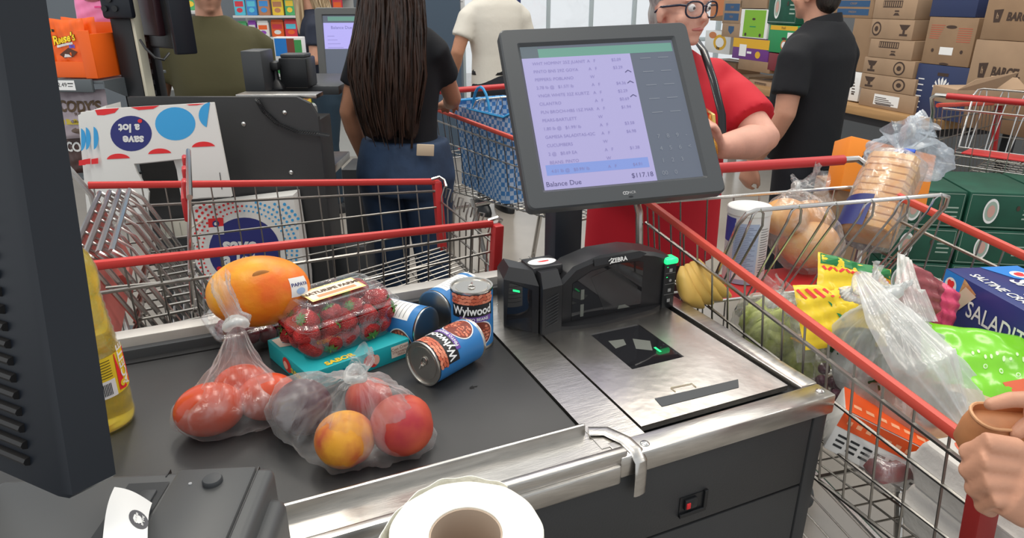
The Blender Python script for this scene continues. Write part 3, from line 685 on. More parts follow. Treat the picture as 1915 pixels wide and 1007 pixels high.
def strawberry(label, loc, dirv, s=1, group='strawberries in the clamshell'):
    t = thing('strawberry', label, 'strawberry', M=frame(loc, V(dirv).orthogonal(), z=dirv), group=group)
    fn = lambda d: 1-.22*max(0, -d.z)**1.5+.0*d.x
    prof = [(.001, -.021), (.006, -.0205), (.011, -.016), (.0155, -.006), (.018, .004), (.0175, .010), (.013, .0145), (.004, .0155), (.001, .0155)]
    obj('flesh', MB().lathe([(r*s, z*s) for r, z in prof], 20), berry, t, world=False, smooth=80)
    mb = MB()
    for k in range(7):
        a = 2*math.pi*k/7
        c, sn_ = math.cos(a), math.sin(a); w_ = .0035*s
        mb.add([(0, 0, .0165*s), (.007*c*s-w_*sn_, .007*sn_*s+w_*c, .0175*s), (.0155*c*s, .0155*sn_*s, .0125*s), (.007*c*s+w_*sn_, .007*sn_*s-w_*c, .0175*s)], [(0, 1, 2, 3)])
    mb.tube([(0, 0, .015*s), (.001, 0, .022*s)], .001*s, 5); obj('calyx', mb, leafm, t, world=False)
    return t
ctr = (tq[1]+tq[2])/2; SX = (tq[2]-tq[1]).normalized(); SY = V((-SX.y, SX.x, 0))
SXr = (Matrix.Rotation(R(2), 3, 'Z') @ SX); CS = frame(tq[1]+SX*.095+SY*.078+V((0, 0, .0)), SXr, z=(0, 0, 1))
rg = random.Random(11)
pos = []
for lay, (zz_, nx, ny) in enumerate(((.020, 5, 3), (.045, 5, 3), (.062, 4, 2))):
    for j in range(ny):
        for i in range(nx): pos.append(((-.066+.132*i/(nx-1))*(1, 1.05, .95)[lay]+rg.uniform(-.004, .004), (-.033+.066*j/(ny-1))*(1, 1.05, .8)[lay]+rg.uniform(-.003, .003), zz_+rg.uniform(-.003, .003)))
front = ['at the front left corner', 'at the front, second from the left', 'at the front middle', 'at the front, second from the right', 'at the front right corner']
for i, p in enumerate(pos):
    lay = 'bottom' if i < 15 else 'middle' if i < 30 else 'top'; q_ = i if i < 15 else i-15 if i < 30 else i-30; nn_ = 5 if i < 30 else 4
    wh = ('front', 'middle', 'back')[q_//nn_] if i < 30 else ('front', 'back')[q_//nn_]; hw_ = (('left end', 'left of centre', 'centre', 'right of centre', 'right end') if nn_ == 5 else ('left end', 'left of centre', 'right of centre', 'right end'))[q_ % nn_]
    strawberry('red strawberry in the %s layer of the clamshell, %s row, %s' % (lay, wh, hw_), CS @ V(p), (rg.uniform(-1, 1), rg.uniform(-1, .4), rg.uniform(-.6, 1.)), rg.uniform(.9, 1.12), 'strawberries of the %s layer in the clamshell' % lay)
clamshell('clear hinged clamshell of strawberries with a yellow label on its lid', CS, .178, .118, .058, .090, 'strawberry_clamshell')
# dark fruit clamshell, papaya on it
G0 = A(430, 668, B); GM = frame((G0.x+.062, G0.y+.055, B), (1, .22, 0), z=(0, 0, 1))
clamshell('clear low clamshell of dark red fruit squeezed under the papaya', GM, .175, .12, .040, .062, 'fruit_clamshell', lab=False)
dkf = mat('dark red fruit skin', (.13, .012, .02), .3, noise=.4, nscale=25, spec=.6)
for i in range(14):
    x, y = -.06+.03*(i % 5)+rg.uniform(-.004, .004), -.034+.034*(i//5)
    o = obj('dark_red_plum', MB().ell(GM @ V((x, y, .021+.006*(i % 2))), (.0165, .0165, .0165), 16, 10), dkf, smooth=80)
    tag(o, 'small dark red round fruit inside the low clamshell under the papaya', 'fruit', 'dark red fruit in the low clamshell')
pc_ = D(479, 553, 1.13); pc_.z = max(pc_.z, .992)
pap = thing('papaya', 'large ripe orange papaya with a small oval sticker, lying on the low clamshell', 'papaya', (pc_.x, pc_.y, pc_.z))
def papf(d): return 1+.035*d.x*(1)+.012*math.cos(5*math.atan2(d.z, d.y))*(1-abs(d.x))-.05*max(0, -d.x)**2
pm_ = mat('papaya skin', (.82, .38, .012), .42, nscale=11, c2=(.78, .14, .012), bump=.15, bscale=60)
PAM = frame(pc_, RT*.97+V((0, 0, .12)), z=UP*.9-FW*.1)
obj('skin', MB().ell((0, 0, 0), (.087, .060, .0585), 40, 28, M=PAM, fn=papf), pm_, pap, smooth=80)
pw_ = Decal(lambda u, v, h: PAM @ (lambda d: V((d.x*.087, d.y*.060, d.z*.0585))*(papf(d)+.006+h))(V((math.cos(v)*math.cos(u), math.cos(v)*math.sin(u), math.sin(v))).normalized()))
pw_.rect(-.62, -.12, -.22, .30, 0, 0, 8, 8); pw_.text('PAPAYA', -.37, .10, .13, 1, .008, bold=.02); pw_.disc(-.37, -.08, .13, .09, 2, .006, 14, rings=3)
obj('sticker', pw_, [white, navy, mat('pale blue print', (.3, .45, .7), .5)], pap, smooth=60)
obj('scar', MB().ell(PAM @ V((.033, -.045, .030)), (.014, .002, .008), 10, 6), mat('brown scar', (.52, .22, .06), .7), pap)
# cooking oil bottle
ob = A(193, 792, B); oil = thing('oil_bottle', 'tall clear bottle of yellow cooking oil with ridged waist, half behind the monitor', 'bottle', (ob.x, ob.y, B), rz=.0)
prof = [(.002, .0), (.036, .0), (.042, .004), (.044, .012), (.0435, .024), (.042, .028), (.044, .033), (.044, .045), (.0425, .050), (.0435, .055), (.0435, .115)]
for k in range(7): prof += [(.0425-.001*k, .120+.012*k), (.0405-.001*k, .126+.012*k)]
prof += [(.0365, .205), (.038, .215), (.038, .235), (.033, .255), (.020, .275), (.0135, .285), (.0135, .300), (.002, .300)]
oilm = mat('golden oil', (.90, .70, .08), .1, spec=.6, trans=.75, ior=1.15)
obj('oil', MB().lathe([(max(.001, r-.0012), z+.001) for r, z in prof], 40), oilm, oil, world=False, smooth=80)
obj('bottle_wall', MB().lathe(prof, 40), clear, oil, world=False, smooth=80)
obj('cap', MB().lathe([(.001, .292), (.0165, .292), (.0165, .31), (.015, .313), (.001, .313)], 24), redpl, oil, world=False)
od = Decal(lambda u, v, h: V(((.0442+h)*math.cos(u/.0442), (.0442+h)*math.sin(u/.0442), v)))
a0 = math.atan2(-ob.y, -ob.x)*.0442+.014
od.rect(a0-.10, a0+.06, .058, .118, 0, 0, 30, 1); od.poly([(a0+.018, .062), (a0+.020, .117), (a0+.046, .117), (a0+.046, .062), (a0+.03, .06)], 1, .0006)
od.rect(a0-.022, a0+.014, .058, .084, 2, .0004, 10, 1)
for q in range(12): od.rect(a0-.016+.002*q, a0-.0150+.002*q, .062, .080, 3, .0008)
for q in range(7): od.rect(a0-.03, a0+.012, .088+.004*q, .0890+.004*q, 3, .0005, 8, 1)
od.disc(a0+.026, .070, .005, .005, 0, .0009); od.text('ACEITE', a0+.034, .095, .02, 2, .001, rot=1.57, bold=.02)
obj('paper_label', od, [mat('oil label yellow', (.85, .62, .03), .5), redp, paper, mat('label black', ())if 0 else MATS['label black']], oil, world=False)

# ---------------------------------------------------------------- knotted produce bags
def hullr(pts, ctr, nn=700):
    """radial distance of the convex hull of pts seen from ctr"""
    P_ = np.array([tuple(p-ctr) for p in pts]); i = np.arange(nn)+.5
    th = np.arccos(1-2*i/nn); ph = math.pi*(1+5**.5)*i
    N_ = np.stack([np.cos(ph)*np.sin(th), np.sin(ph)*np.sin(th), np.cos(th)], 1)
    h = (P_ @ N_.T).max(0)
    def f(d):
        k = N_ @ np.array(tuple(d)); m = k > .05
        return float((h[m]/k[m]).min())
    return f
def film_bag(name, label, balls, knot, tail, m, pinch=.55, tailr=.035, ridge=.06, seed=1, cat='produce bag', knotr=.013, group=None, nu=110, nv=56, parts=True, zmin=None, slump=0):
    rg = random.Random(seed); knot = V(knot); pts = [knot+V((rg.uniform(-1, 1), rg.uniform(-1, 1), 0))*.004 for _ in range(4)]
    for c, r in balls:
        c = V(c)
        for k in range(90):
            d = V((rg.gauss(0, 1), rg.gauss(0, 1), rg.gauss(0, 1))).normalized(); q = c+d*(r*1.06)
            if zmin is not None: q.z = max(q.z, zmin+.0015)
            pts.append(q)
    cc = sum((V(c) for c, r in balls), V())/len(balls); ax = (knot-cc).normalized(); a = ax.orthogonal().normalized(); bb = ax.cross(a)
    hf = hullr(pts, cc); vs = []; fs = []
    kd = (knot-cc).length
    ph1, ph2, ph3 = [rg.uniform(0, 6) for _ in range(3)]
    for j in range(nv+1):
        th = math.pi*(1-j/nv); th = max(th, .02)
        for i in range(nu):
            p = 2*math.pi*i/nu
            d = ax*math.cos(th)+(a*math.cos(p)+bb*math.sin(p))*math.sin(th)
            r = hf(d); q = d*r; al = q.dot(ax); perp = q-ax*al
            u = max(0, min(1, al/kd))
            k = 1-pinch*4*u*(1-u)*.5*(u**.5)                     # concave towards the knot
            rd = (math.sin(p*9+ph1+3*u)+.8*math.sin(p*17+ph2-2*u)+.6*math.sin(p*31+ph3+4*u)+.4*math.sin(p*53))
            k *= 1+ridge*rd*(.25+.75*u)*(1 if al > -.3*kd else .5)
            q = cc+ax*al+perp*k+d*.0012*math.sin(13*th+5*math.sin(3*p)+ph1)
            if zmin is not None: q.z = max(q.z, zmin+.001)
            vs.append(q)
    for j in range(nv):
        for i in range(nu): fs.append((j*nu+i, j*nu+(i+1) % nu, (j+1)*nu+(i+1) % nu, (j+1)*nu+i))
    t = thing(name, label, cat, (cc.x, cc.y, min(v.z for v in vs)), group=group)
    obj('film', MB().add(vs, fs), m, t, smooth=180)
    kn = MB(); tl = V(tail)-knot; tn = tl.normalized()
    # twisted knot, then the gathered tail that fans out
    s0 = tn.orthogonal().normalized(); s1 = tn.cross(s0); rings = []
    K = 22; n = 40
    for j in range(K+1):
        u = j/K; prof_ = knotr*(.75+.55*math.exp(-((u-.12)/.07)**2)+.35*math.exp(-((u-.02)/.05)**2)) if u < .25 else knotr*.75+(tailr-knotr*.75)*((u-.25)/.75)**1.15
        bend = s0*(.012*math.sin(u*4+seed))+s1*(.006*math.sin(u*5+2))
        c = knot-tn*.006+tl*u+bend
        rings.append([c+(s0*math.cos(q)+s1*math.sin(q)*.45)*prof_*(1+.20*math.sin(7*q+u*5)+.12*math.sin(13*q-u*4))+tn*(.010*math.sin(4*q+seed)*u**4) for q in [2*math.pi*i/n+u*1.5 for i in range(n)]])
    obj('gathered_tail', kn.loft(rings, cap=False), m, t, smooth=180)
    kk = MB().tube([knot+(s0*math.cos(q)+s1*math.sin(q))*knotr*.75+tn*.004*math.sin(2*q) for q in [2*math.pi*i/14 for i in range(14)]], knotr*.38, 8, closed=True)
    obj('knot', kk, bagw, t, smooth=180)
    return t
def fruit(name, label, c, r, m, cat, group=None, sq=(1, 1, .95), fn=None, stem=None):
    t = thing(name, label, cat, (c[0], c[1], c[2]-r), group=group)
    obj('skin', MB().ell(c, (r*sq[0], r*sq[1], r*sq[2]), 32, 22, fn=fn), m, t, smooth=80)
    if stem: obj('calyx', stem, leafm, t)
    return t
tomm = mat('tomato skin', (.62, .075, .025), .22, noise=.12, nscale=12, spec=.6)
tl_ = [(A(392, 766, B+.036), .0385, 'oblong red-orange tomato at the left of the taller produce bag'), (A(500, 742, B+.034), .035, 'red-orange tomato at the right of the taller produce bag'), (A(452, 722, B+.034), .033, 'pale red tomato at the back of the taller produce bag')]
for c, r, lb in tl_: fruit('tomato', lb, c, r, tomm, 'tomato', 'tomatoes in the taller produce bag', sq=(1.22, .95, .98))
tk = D(440, 605, .965)
film_bag('produce_bag', 'tall knotted clear produce bag of tomatoes, neck rising in front of the papaya', [(c, r*1.12) for c, r, l in tl_]+[(A(350, 780, B+.025), .02), (A(540, 765, B+.02), .02)], tk, D(416, 508, .95), bagm, tailr=.015, seed=2, pinch=1.0, ridge=.07, zmin=B, knotr=.017)
peach = mat('peach skin', (.80, .36, .03), .5, nscale=22, c2=(.45, .04, .025), stretch=(1, 1, 1))
peachr = mat('blushed peach skin', (.36, .02, .03), .5, nscale=14, c2=(.58, .10, .04))
crease = lambda a: (lambda d: 1-.06*math.exp(-((math.atan2(d.y, d.x)-a)/.25)**2)*(1-abs(d.z)*.3)-.10*max(0, d.z)**8)
pf = [(A(645, 822, B+.037), .039, peach, 'peach', 'yellow-orange peach with red blush at the front of the wide bag'), (A(752, 795, B+.041), .043, peachr, 'peach', 'deep red peach at the right of the wide bag'),
      (A(566, 762, B+.038), .041, mat('dark plum skin', (.07, .012, .025), .3, noise=.3, nscale=20), 'plum', 'dark purple plum at the left of the wide bag'), (A(690, 748, B+.034), .034, peachr, 'peach', 'red peach behind, under the knot of the wide bag')]
for i, (c, r, m_, kd_, lb) in enumerate(pf): fruit(kd_, lb, c, r, m_, kd_, fn=crease(-1.2+i) if kd_ == 'peach' else None)
film_bag('produce_bag', 'wide knotted clear produce bag of peaches lying in front on the belt', [(c, r*1.15) for c, r, *_ in pf], D(665, 702, .865), D(672, 668, .845), bagm, tailr=.020, seed=5, pinch=.75, ridge=.06, zmin=B, knotr=.014)
# ---------------------------------------------------------------- loaded cart at the right of the counter
dR = V((-.16, -.987, 0)).normalized()
RCM = frame((1.232, 1.247, 0), dR, z=(0, 0, 1))
rcart = make_cart('loaded shopping cart full of groceries, close beside the checkout counter', RCM, hw0=.315, hw1=.285, L=.925, z0=1.0, z1=.925, zb0=.60, zb1=.70, gate=True, post=mat('worn dark red post', (.30, .022, .02), .5))
def pillow(M, L, W, T, wr=.004, nu=36, nv=24, seed=0, crimp=.012, sag=0):
    rg = random.Random(seed); p = [rg.uniform(0, 6) for _ in range(6)]
    def f(u, v, s, h=0):     # u,v in -1..1, s = +1 top / -1 bottom
        e = max(0, 1-abs(u)**3.2)**.6*max(0, 1-abs(v)**3.5)**.55
        wv = wr*(math.sin(7*u+p[0]+3*v)+.7*math.sin(13*v+p[1]-4*u)+.6*math.sin(19*u+p[2]+9*v)+.5*math.sin(31*u+5*v+p[3])*abs(u)**2)
        k = 1-.05*(1-abs(u))*abs(v)**2
        return M @ V((u*L/2, v*W/2*(1-.03*math.cos(u*3)), s*(T/2*e+h)+wv*(.35+.65*e)-sag*u*u))
    mb = MB().grid(lambda a, b: f(2*a-1, 2*b-1, 1), nu, nv)
    mb.grid(lambda a, b: f(1-2*a, 2*b-1, -1), nu, nv); return mb, f
def bagtop(f, nu_scale=1): return lambda u, v, h: f(u, v, 1, h)
def carton(t, M, a, b, c, m, name='carton', r=.0015): return obj(name, MB().bbox(0, a, 0, b, 0, c, r, M=M), m, t)
# seat contents
cb = A(1388, 520, .803)
cn = thing('canister', 'tall white and blue canister with white lid in the cart child seat', 'canister', M=frame(cb, (1, 0, 0), z=(.06, .03, 1)))
obj('tube', MB().lathe([(.001, 0), (.047, 0), (.049, .003), (.049, .175), (.001, .175)], 40), mat('canister paper', (.80, .80, .80), .5), cn, world=False)
obj('lid', MB().lathe([(.0495, .166), (.051, .167), (.051, .182), (.049, .184), (.046, .1825), (.001, .1825)], 40), white, cn, world=False)
cd = Decal(lambda u, v, h: V(((.0492+h)*math.cos(u/.049), (.0492+h)*math.sin(u/.049), v)))
ca = (math.atan2(-cb.y, -cb.x)-0.0)*.049
cd.rect(ca-.085, ca-.028, .10, .160, 0, .0002, 12, 1); cd.rect(ca-.03, ca+.028, .0, .150, 1, .0003, 12, 1); cd.rect(ca-.026, ca+.008, .012, .028, 2, .0006, 6, 1)
for q in range(26): cd.rect(ca-.026, ca+.022-.008*(q % 3), .035+.0042*q, .0362+.0042*q, 3, .0005, 6, 1)
for q in range(18): cd.rect(ca+.034, ca+.062-.006*(q % 2), .03+.0062*q, .0312+.0062*q, 4, .0005, 6, 1)
obj('paper_label', cd, [mat('violet blue print', (.06, .06, .34), .5), mat('pale blue panel', (.42, .50, .68), .5), paper, mat('fine print', (.2, .24, .4), .6), mat('label black', ()) if 0 else MATS['label black']], cn, world=False)
bun = mat('golden bun crust', (.62, .28, .08), .5, nscale=18, c2=(.72, .42, .16), bump=.1, bscale=50)
bc = A(1500, 440, .895)
bpts = []
for i, (dx, dy, dz) in enumerate(((.018, -.01, -.025), (-.045, .02, .045), (.05, .03, .03))):
    c = bc+V((dx, dy, dz)); rr0 = (.078, .062, .058)[i]; bpts.append((c, rr0))
    o = obj('bread_roll', MB().ell(c, (rr0, rr0*.85, rr0*.78), 26, 16, fn=lambda d: 1-.06*max(0, -d.z)), bun, smooth=80)
    tag(o, ['large golden bread roll at the bottom of the clear bag in the child seat', 'golden bread roll at the upper left of the clear bag in the child seat', 'golden bread roll at the upper right of the clear bag in the child seat'][i], 'bread roll', 'bread rolls in the clear bag')
film_bag('bread_bag', 'clear bag of golden bread rolls standing in the cart child seat', bpts, A(1490, 352, .99), A(1545, 338, 1.01), bagc, tailr=.055, seed=8, pinch=.5, ridge=.07, zmin=.80, knotr=.018)
# sliced loaf, tied bag
lm = frame(A(1648, 372, .97), (V((.45, .2, .50))), z=(-.5, -.2, .6)); lf = thing('bread_loaf', 'sliced brown loaf in a clear blue-printed bag leaning out of the child seat', 'bread', M=lm)
lmb = MB()
for k in range(11):
    x0_ = -.11+.02*k; sh_k = [( .0, y*.054, z*.05) for y, z in ((-1, -1), (1, -1), (1.02, .3), (1.12, .6), (.9, .95), (0, 1.08), (-.9, .95), (-1.12, .6), (-1.02, .3))]
    lmb.loft([[(x0_+e, y*sc_, z*sc_) for _, y, z in sh_k] for e, sc_ in ((0, .96), (.002, 1), (.017, 1), (.019, .96))])
obj('slices', lmb, bun, lf, world=False, smooth=35)
lw_ = MB().loft([[(x, y*k, z*k) for y, z in [(.072*math.cos(q), .066*math.sin(q)) for q in [2*math.pi*i/36 for i in range(36)]]] for x, k in ((-.135, .5), (-.125, .92), (-.06, 1.02), (0, 1.0), (.06, 1.03), (.112, .98), (.13, .62), (.14, .22))], cap=True)
lw_.v = [(x, y*(1+.05*math.sin(40*x+3*math.atan2(z, y))), z*(1+.05*math.sin(30*x+5*math.atan2(z, y)))) for x, y, z in lw_.v]
obj('wrapper', lw_, bagc, lf, world=False, smooth=180)
lt = MB(); n = 36
lt.loft([[(x, (k+.25*k*math.sin(5*q+x*40))*math.cos(q), (k+.3*k*math.sin(4*q))*math.sin(q)) for q in [2*math.pi*i/n for i in range(n)]] for x, k in ((.138, .014), (.15, .010), (.165, .025), (.19, .045), (.21, .06))], cap=False)
obj('gathered_end', lt, film('bluish bag film', (.62, .74, .86), .3, .3, .3, 25, (1, 1, 1), .4), lf, world=False, smooth=180)
obj('tie', MB().tube([(.142, .013*math.cos(q), .013*math.sin(q)) for q in [2*math.pi*i/12 for i in range(12)]], .003, 6, closed=True).bbox(.138, .148, -.035, -.008, .008, .016, .002), mat('blue tie', (.02, .1, .6), .4), lf, world=False)
ld_ = Decal(lambda u, v, h: V((u, (.0745+h)*math.cos(v), (.0685+h)*math.sin(v))))
ld_.rect(-.12, -.03, -1.9+.0, 1.6, 0, 0, 6, 20)
ld_.rect(-.03, .02, -.7, .1, 2, 0, 2, 6)
for q in range(9): ld_.rect(-.025+.005*q, -.023+.005*q, -.6, .0, 0, .001, 1, 5)
ld_.text('PAN', -.085, -.6, .045, 1, .002, rot=-1.57, bold=.02)
obj('printing', ld_, [mat('bread bag navy', (.02, .03, .16), .4), mat('pale print', (.6, .65, .8), .4), paper], lf, world=False)
wb = film_bag('plastic_bag', 'crumpled white and blue plastic bag behind the loaf at the cart handle', [(A(1690, 290, 1.0), .065), (A(1740, 300, .99), .06), (A(1650, 285, 1.0), .05)], A(1700, 245, 1.09), A(1735, 232, 1.1), film('bluish bag film', ()) if 0 else MATS['bluish bag film'], tailr=.04, seed=12, pinch=.6, ridge=.10, knotr=.02)
ob_ = A(1640, 300, .95)
oc = thing('orange_drink_carton', 'orange drink pack with white lettering under the cart handle, behind the loaf', 'drink carton', M=frame(D(1572, 350, 2.22), RT+V((0, 0, -.22)), z=-FW))
obj('carton', MB().bbox(0, .30, 0, .17, -.10, 0, .004, M=wm(oc)), mat('orange carton', (.90, .27, .02), .45), oc)
od_ = Decal(flat(wm(oc) @ Matrix.Translation((0, 0, .0005)))); od_.text('SUNNYD', .15, .115, .048, 0, .001, bold=.07, shear=.15); od_.text('SUNNYD', .15, .115, .048, 1, .0016, bold=.02, shear=.15)
obj('lettering', od_, [black, white], oc, smooth=0)
ocb = thing('support_carton', 'plain kraft carton standing under the orange drink pack', 'box', M=frame((D(1640, 350, 2.32).x, D(1640, 350, 2.32).y, 0), RT.xy.to_3d(), z=(0, 0, 1))); obj('carton', MB().bbox(-.16, -.02, -.06, .12, 0, .86, .004), mat('kraft cardboard', (.30, .19, .11), .7, noise=.06, nscale=6), ocb, world=False)
# cracker box
P0, P1_, P2_ = A(1770, 502, .955), A(1915, 581, .955), A(1866, 480, .955)
XM = frame(P0, P1_-P0, z=(0, 0, 1)); wd = (P2_-P0).dot(V(XM.col[1][:3]))
kb = thing('cracker_box', 'large dark blue box of saltine crackers lying at the right of the loaded cart', 'box', M=frame(P0-V((0, 0, .125)), P1_-P0, z=(0, 0, 1)))
nv_ = mat('cracker box navy', (.022, .035, .17), .35); kL = .36
s_y = 1 if wd > 0 else -1
obj('carton', MB().bbox(0, kL, 0, abs(wd), -.125, 0, .0015, M=XM), nv_, kb)
lb_ = mat('box sky blue', (.02, .22, .66), .35); crk = mat('cracker print', (.62, .50, .38), .5); crr = mat('topping print', (.42, .16, .06), .6, nscale=60, c2=(.62, .42, .2))
fr = Decal(lambda u, v, h: XM @ V((u, -.0004-h, v)))
fr.poly([(.001, -.001), (.052, -.001), (.045, -.045), (.02, -.068), (.001, -.072)], 0); fr.poly([(.052, -.001), (.088, -.018), (.03, -.095), (.012, -.095), (.002, -.073), (.02, -.068), (.045, -.045)], 1)
fr.poly([(.060, -.014), (.090, -.022), (.055, -.065), (.012, -.095), (.02, -.072)], 2, .0005)
fr.disc(.022, -.028, .016, .017, 3, .0006); fr.disc(.018, -.022, .0055, .006, 4, .0009); fr.disc(.026, -.022, .0055, .006, 4, .0009); fr.disc(.022, -.030, .008, .008, 4, .001); fr.rect(.008, .036, -.043, -.038, 0, .001)
fr.text('SALADITAS', .165, -.052, .044, 3, .0006, sx=.82, bold=.01); fr.poly([(.24, -.001), (.36, -.001), (.36, -.124), (.30, -.1)], 2, .0003)
obj('printing', fr, [lb_, crr, crk, white, redp], kb, smooth=0)
tp = Decal(lambda u, v, h: XM @ V((u, v, .0004+h))); W_ = abs(wd)
tp.poly([(.002, W_*.45), (.0, W_*.99), (.095, W_*.99), (.06, W_*.62)], 0); tp.disc(.045, W_*.78, .018, .017, 3, .0006); tp.disc(.040, W_*.80, .006, .006, 4, .0009); tp.disc(.050, W_*.80, .006, .006, 4, .0009); tp.disc(.045, W_*.76, .009, .008, 4, .001)
tp.text('SALADITAS', .185, W_*.60, .052, 3, .0006, sx=.9, bold=.02, shear=.1); tp.text('GAMESA', .165, W_*.36, .018, 3, .0006, bold=.02); tp.text('SALTINE CRACKERS', .135, W_*.18, .026, 3, .0006, bold=.02, sx=.85)
obj('printing', tp, [lb_, crr, crk, white, redp], kb, smooth=0)
# green pillow bag
gM = frame(A(1945, 752, .835), (.75, -.75, -.02), z=(-.55, -.35, 1.0))
gb = thing('snack_bag', 'glossy lime green and tan pillow bag in front of the cracker box', 'bag', (gM.translation.x, gM.translation.y, .75))
mb, gf = pillow(gM, .34, .24, .075, .0035, 48, 36, 4)
mb.m = [1 if ((sum(((gM.inverted() @ V(mb.v[i])).y for i in f))/4) < -.005+.02*math.sin((gM.inverted() @ V(mb.v[f[0]])).x*20)) else 0 for f in mb.f]
obj('wrapper', mb, [mat('lime green foil', (.20, .62, .02), .22, spec=.7), mat('tan foil', (.62, .50, .28), .35)], gb, smooth=180)
gd = Decal(bagtop(gf)); rg = random.Random(5)
for q in range(26):
    u = -.6+.05*q; gd.disc(u, .42+.05*math.sin(q*2), .012, .022+.02*rg.random(), 0, .001, 10)
for q in range(7): gd.disc(-.5+.13*q, .24-.03*(q%3), .018, .035+.01*(q%2), 0, .001, 14); gd.disc(-.5+.13*q, .24-.03*(q%3), .010, .02, 1, .0016, 12)
gd.poly([(-.38, -.0), (-.2, .12), (-.12, -.12), (-.28, -.22)], 2, .0012)
obj('printing', gd, [mat('pale green print', (.65, .9, .5), .3), MATS['lime green foil'], mat('coral print', (.75, .15, .07), .4)], gb, smooth=0)
# carrier bag on dark greens
dkg = mat('dark green pepper skin', (.02, .06, .025), .25, noise=.3, nscale=15, spec=.6)
pp = []
for i, (x, y, z, r) in enumerate(((1600, 640, .86, .055), (1680, 700, .84, .06), (1760, 760, .82, .055), (1700, 640, .83, .055), (1780, 700, .80, .05), (1640, 740, .79, .045))):
    c = A(x, y, z); pp.append((c, r*1.12))
    t = thing('poblano_pepper', 'dark green pepper at the %s of the heap inside the white carrier bag' % ('far left', 'centre', 'near right', 'far right', 'right edge', 'near left')[i], 'pepper', tuple(c), group='dark green peppers in the carrier bag')
    obj('skin', MB().ell(c, (r*.95, r*.6, r*.62), 24, 16, fn=lambda d: 1-.12*math.cos(4*math.atan2(d.z, d.y))-.15*max(0, d.x)), dkg, t, smooth=80)
film_bag('carrier_bag', 'large translucent white carrier bag knotted and heaped over dark green peppers', pp, A(1655, 560, .97), A(1607, 512, 1.0), bagw, tailr=.035, seed=21, pinch=.45, ridge=.06, knotr=.03)
hd = MB()   # the loose handle and long fold running down over the bag
def strip(pts, ws, mb, nx=14, amp=.004):
    pts = [V(p) for p in pts]
    def f(a, b):
        k = b*(len(pts)-1); i = min(int(k), len(pts)-2); q = k-i
        p = pts[i].lerp(pts[i+1], q); w_ = ws[i]*(1-q)+ws[i+1]*q; t_ = (pts[i+1]-pts[i]).normalized(); s = t_.cross(-FW).normalized()
        return p+s*w_*(a-.5)-FW*amp*math.sin(a*21+b*3)-FW*w_*.25*(1-(2*a-1)**2)
    mb.grid(f, nx, 30)
strip([A(1608, 512, 1.03), A(1660, 590, .99), A(1730, 680, .95), A(1800, 790, .88)], [.02, .07, .095, .03], hd)
strip([A(1690, 480, 1.01), A(1700, 540, .985), A(1720, 600, .95)], [.03, .05, .06], hd)
t_ = [o for o in bpy.data.objects if o.name == 'carrier_bag'][0]
obj('loose_fold', hd, bagw, t_, smooth=180)
# yellow packets
ym = mat('yellow foil', (.85, .62, .03), .3); zg = mat('packet green', (.02, .22, .06), .4)
for i, (x, y, z, a, lb) in enumerate(((1597, 545, .93, .2, 'higher yellow packet with green top band and zigzag trim in the loaded cart'), (1570, 590, .90, -.1, 'lower yellow crinkled packet with green triangle print in the loaded cart'))):
    M_ = frame(A(x, y, z), RT+V((0, 0, -.25+.3*i)), z=-FW+V((0, 0, .4)))
    t = thing('yellow_packet', lb, 'packet', tuple(A(x, y, z-.05)), group='yellow packets in the loaded cart')
    mb, f = pillow(M_, .15, .12, .03, .003, 24, 20, 7+i); obj('wrapper', mb, ym, t, smooth=180)
    d = Decal(bagtop(f))
    if i == 0:
        d.rect(-.96, .96, .62, .97, 0, .001, 10, 3)
        for q in range(14): d.rect(-.9+.13*q, -.83+.13*q, .42, .56, 1, .001, rot=.6*(-1)**q)
        d.disc(-.05, -.05, .22, .14, 2, .001, 16, rings=2)
    else:
        for q in range(9): d.rect(-.9+.2*q, -.82+.2*q, .5, .85, 1, .001, rot=.5)
        d.poly([(-.3, .4), (.3, .4), (.0, -.4)], 0, .001); d.poly([(-.17, .3), (.17, .3), (0, -.15)], 3, .0016)
    obj('printing', d, [zg, redp, black, ym], t, smooth=0)
t = thing('chip_bag', 'clear bag of tan tortilla chips under the yellow packets in the cart', 'bag', tuple(A(1560, 640, .78)))
mb, f = pillow(frame(A(1560, 625, .85), RT, z=-FW+V((0, 0, .6))), .16, .11, .05, .004, 24, 18, 31); obj('wrapper', mb, bagc, t, smooth=180)
mb = MB(); rg = random.Random(2)
for k in range(14):
    c = A(1560, 625, .85)+V((rg.uniform(-.055, .055), rg.uniform(-.03, .03), rg.uniform(-.02, .01)))
    M_ = frame(c, (rg.uniform(-1, 1), rg.uniform(-1, 1), rg.uniform(-.5, .5)), z=(rg.uniform(-.5, .5), rg.uniform(-.5, .5), 1)); mb.prism([(-.022, -.015), (.022, -.013), (0, .024)], -.001, .001, M=M_)
tag(obj('tortilla_chips', mb, mat('tortilla chip', (.62, .36, .10), .6)), 'loose tan tortilla chips filling the clear bag in the cart', 'chips', kind='stuff')
t = thing('pink_packet', 'dark red and pink plastic packet between the carrier bag and cracker box', 'packet', tuple(A(1735, 565, .85)))
mb, f = pillow(frame(A(1735, 560, .93), RT+V((0, 0, -.6)), z=-FW+V((0, 0, .3))), .13, .09, .04, .004, 24, 18, 41); mb.m = [1 if k % 24 > 13 else 0 for k in range(len(mb.f))]
obj('wrapper', mb, [mat('dusky red foil', (.30, .07, .08), .3), mat('pink foil', (.75, .08, .18), .3)], t, smooth=180)
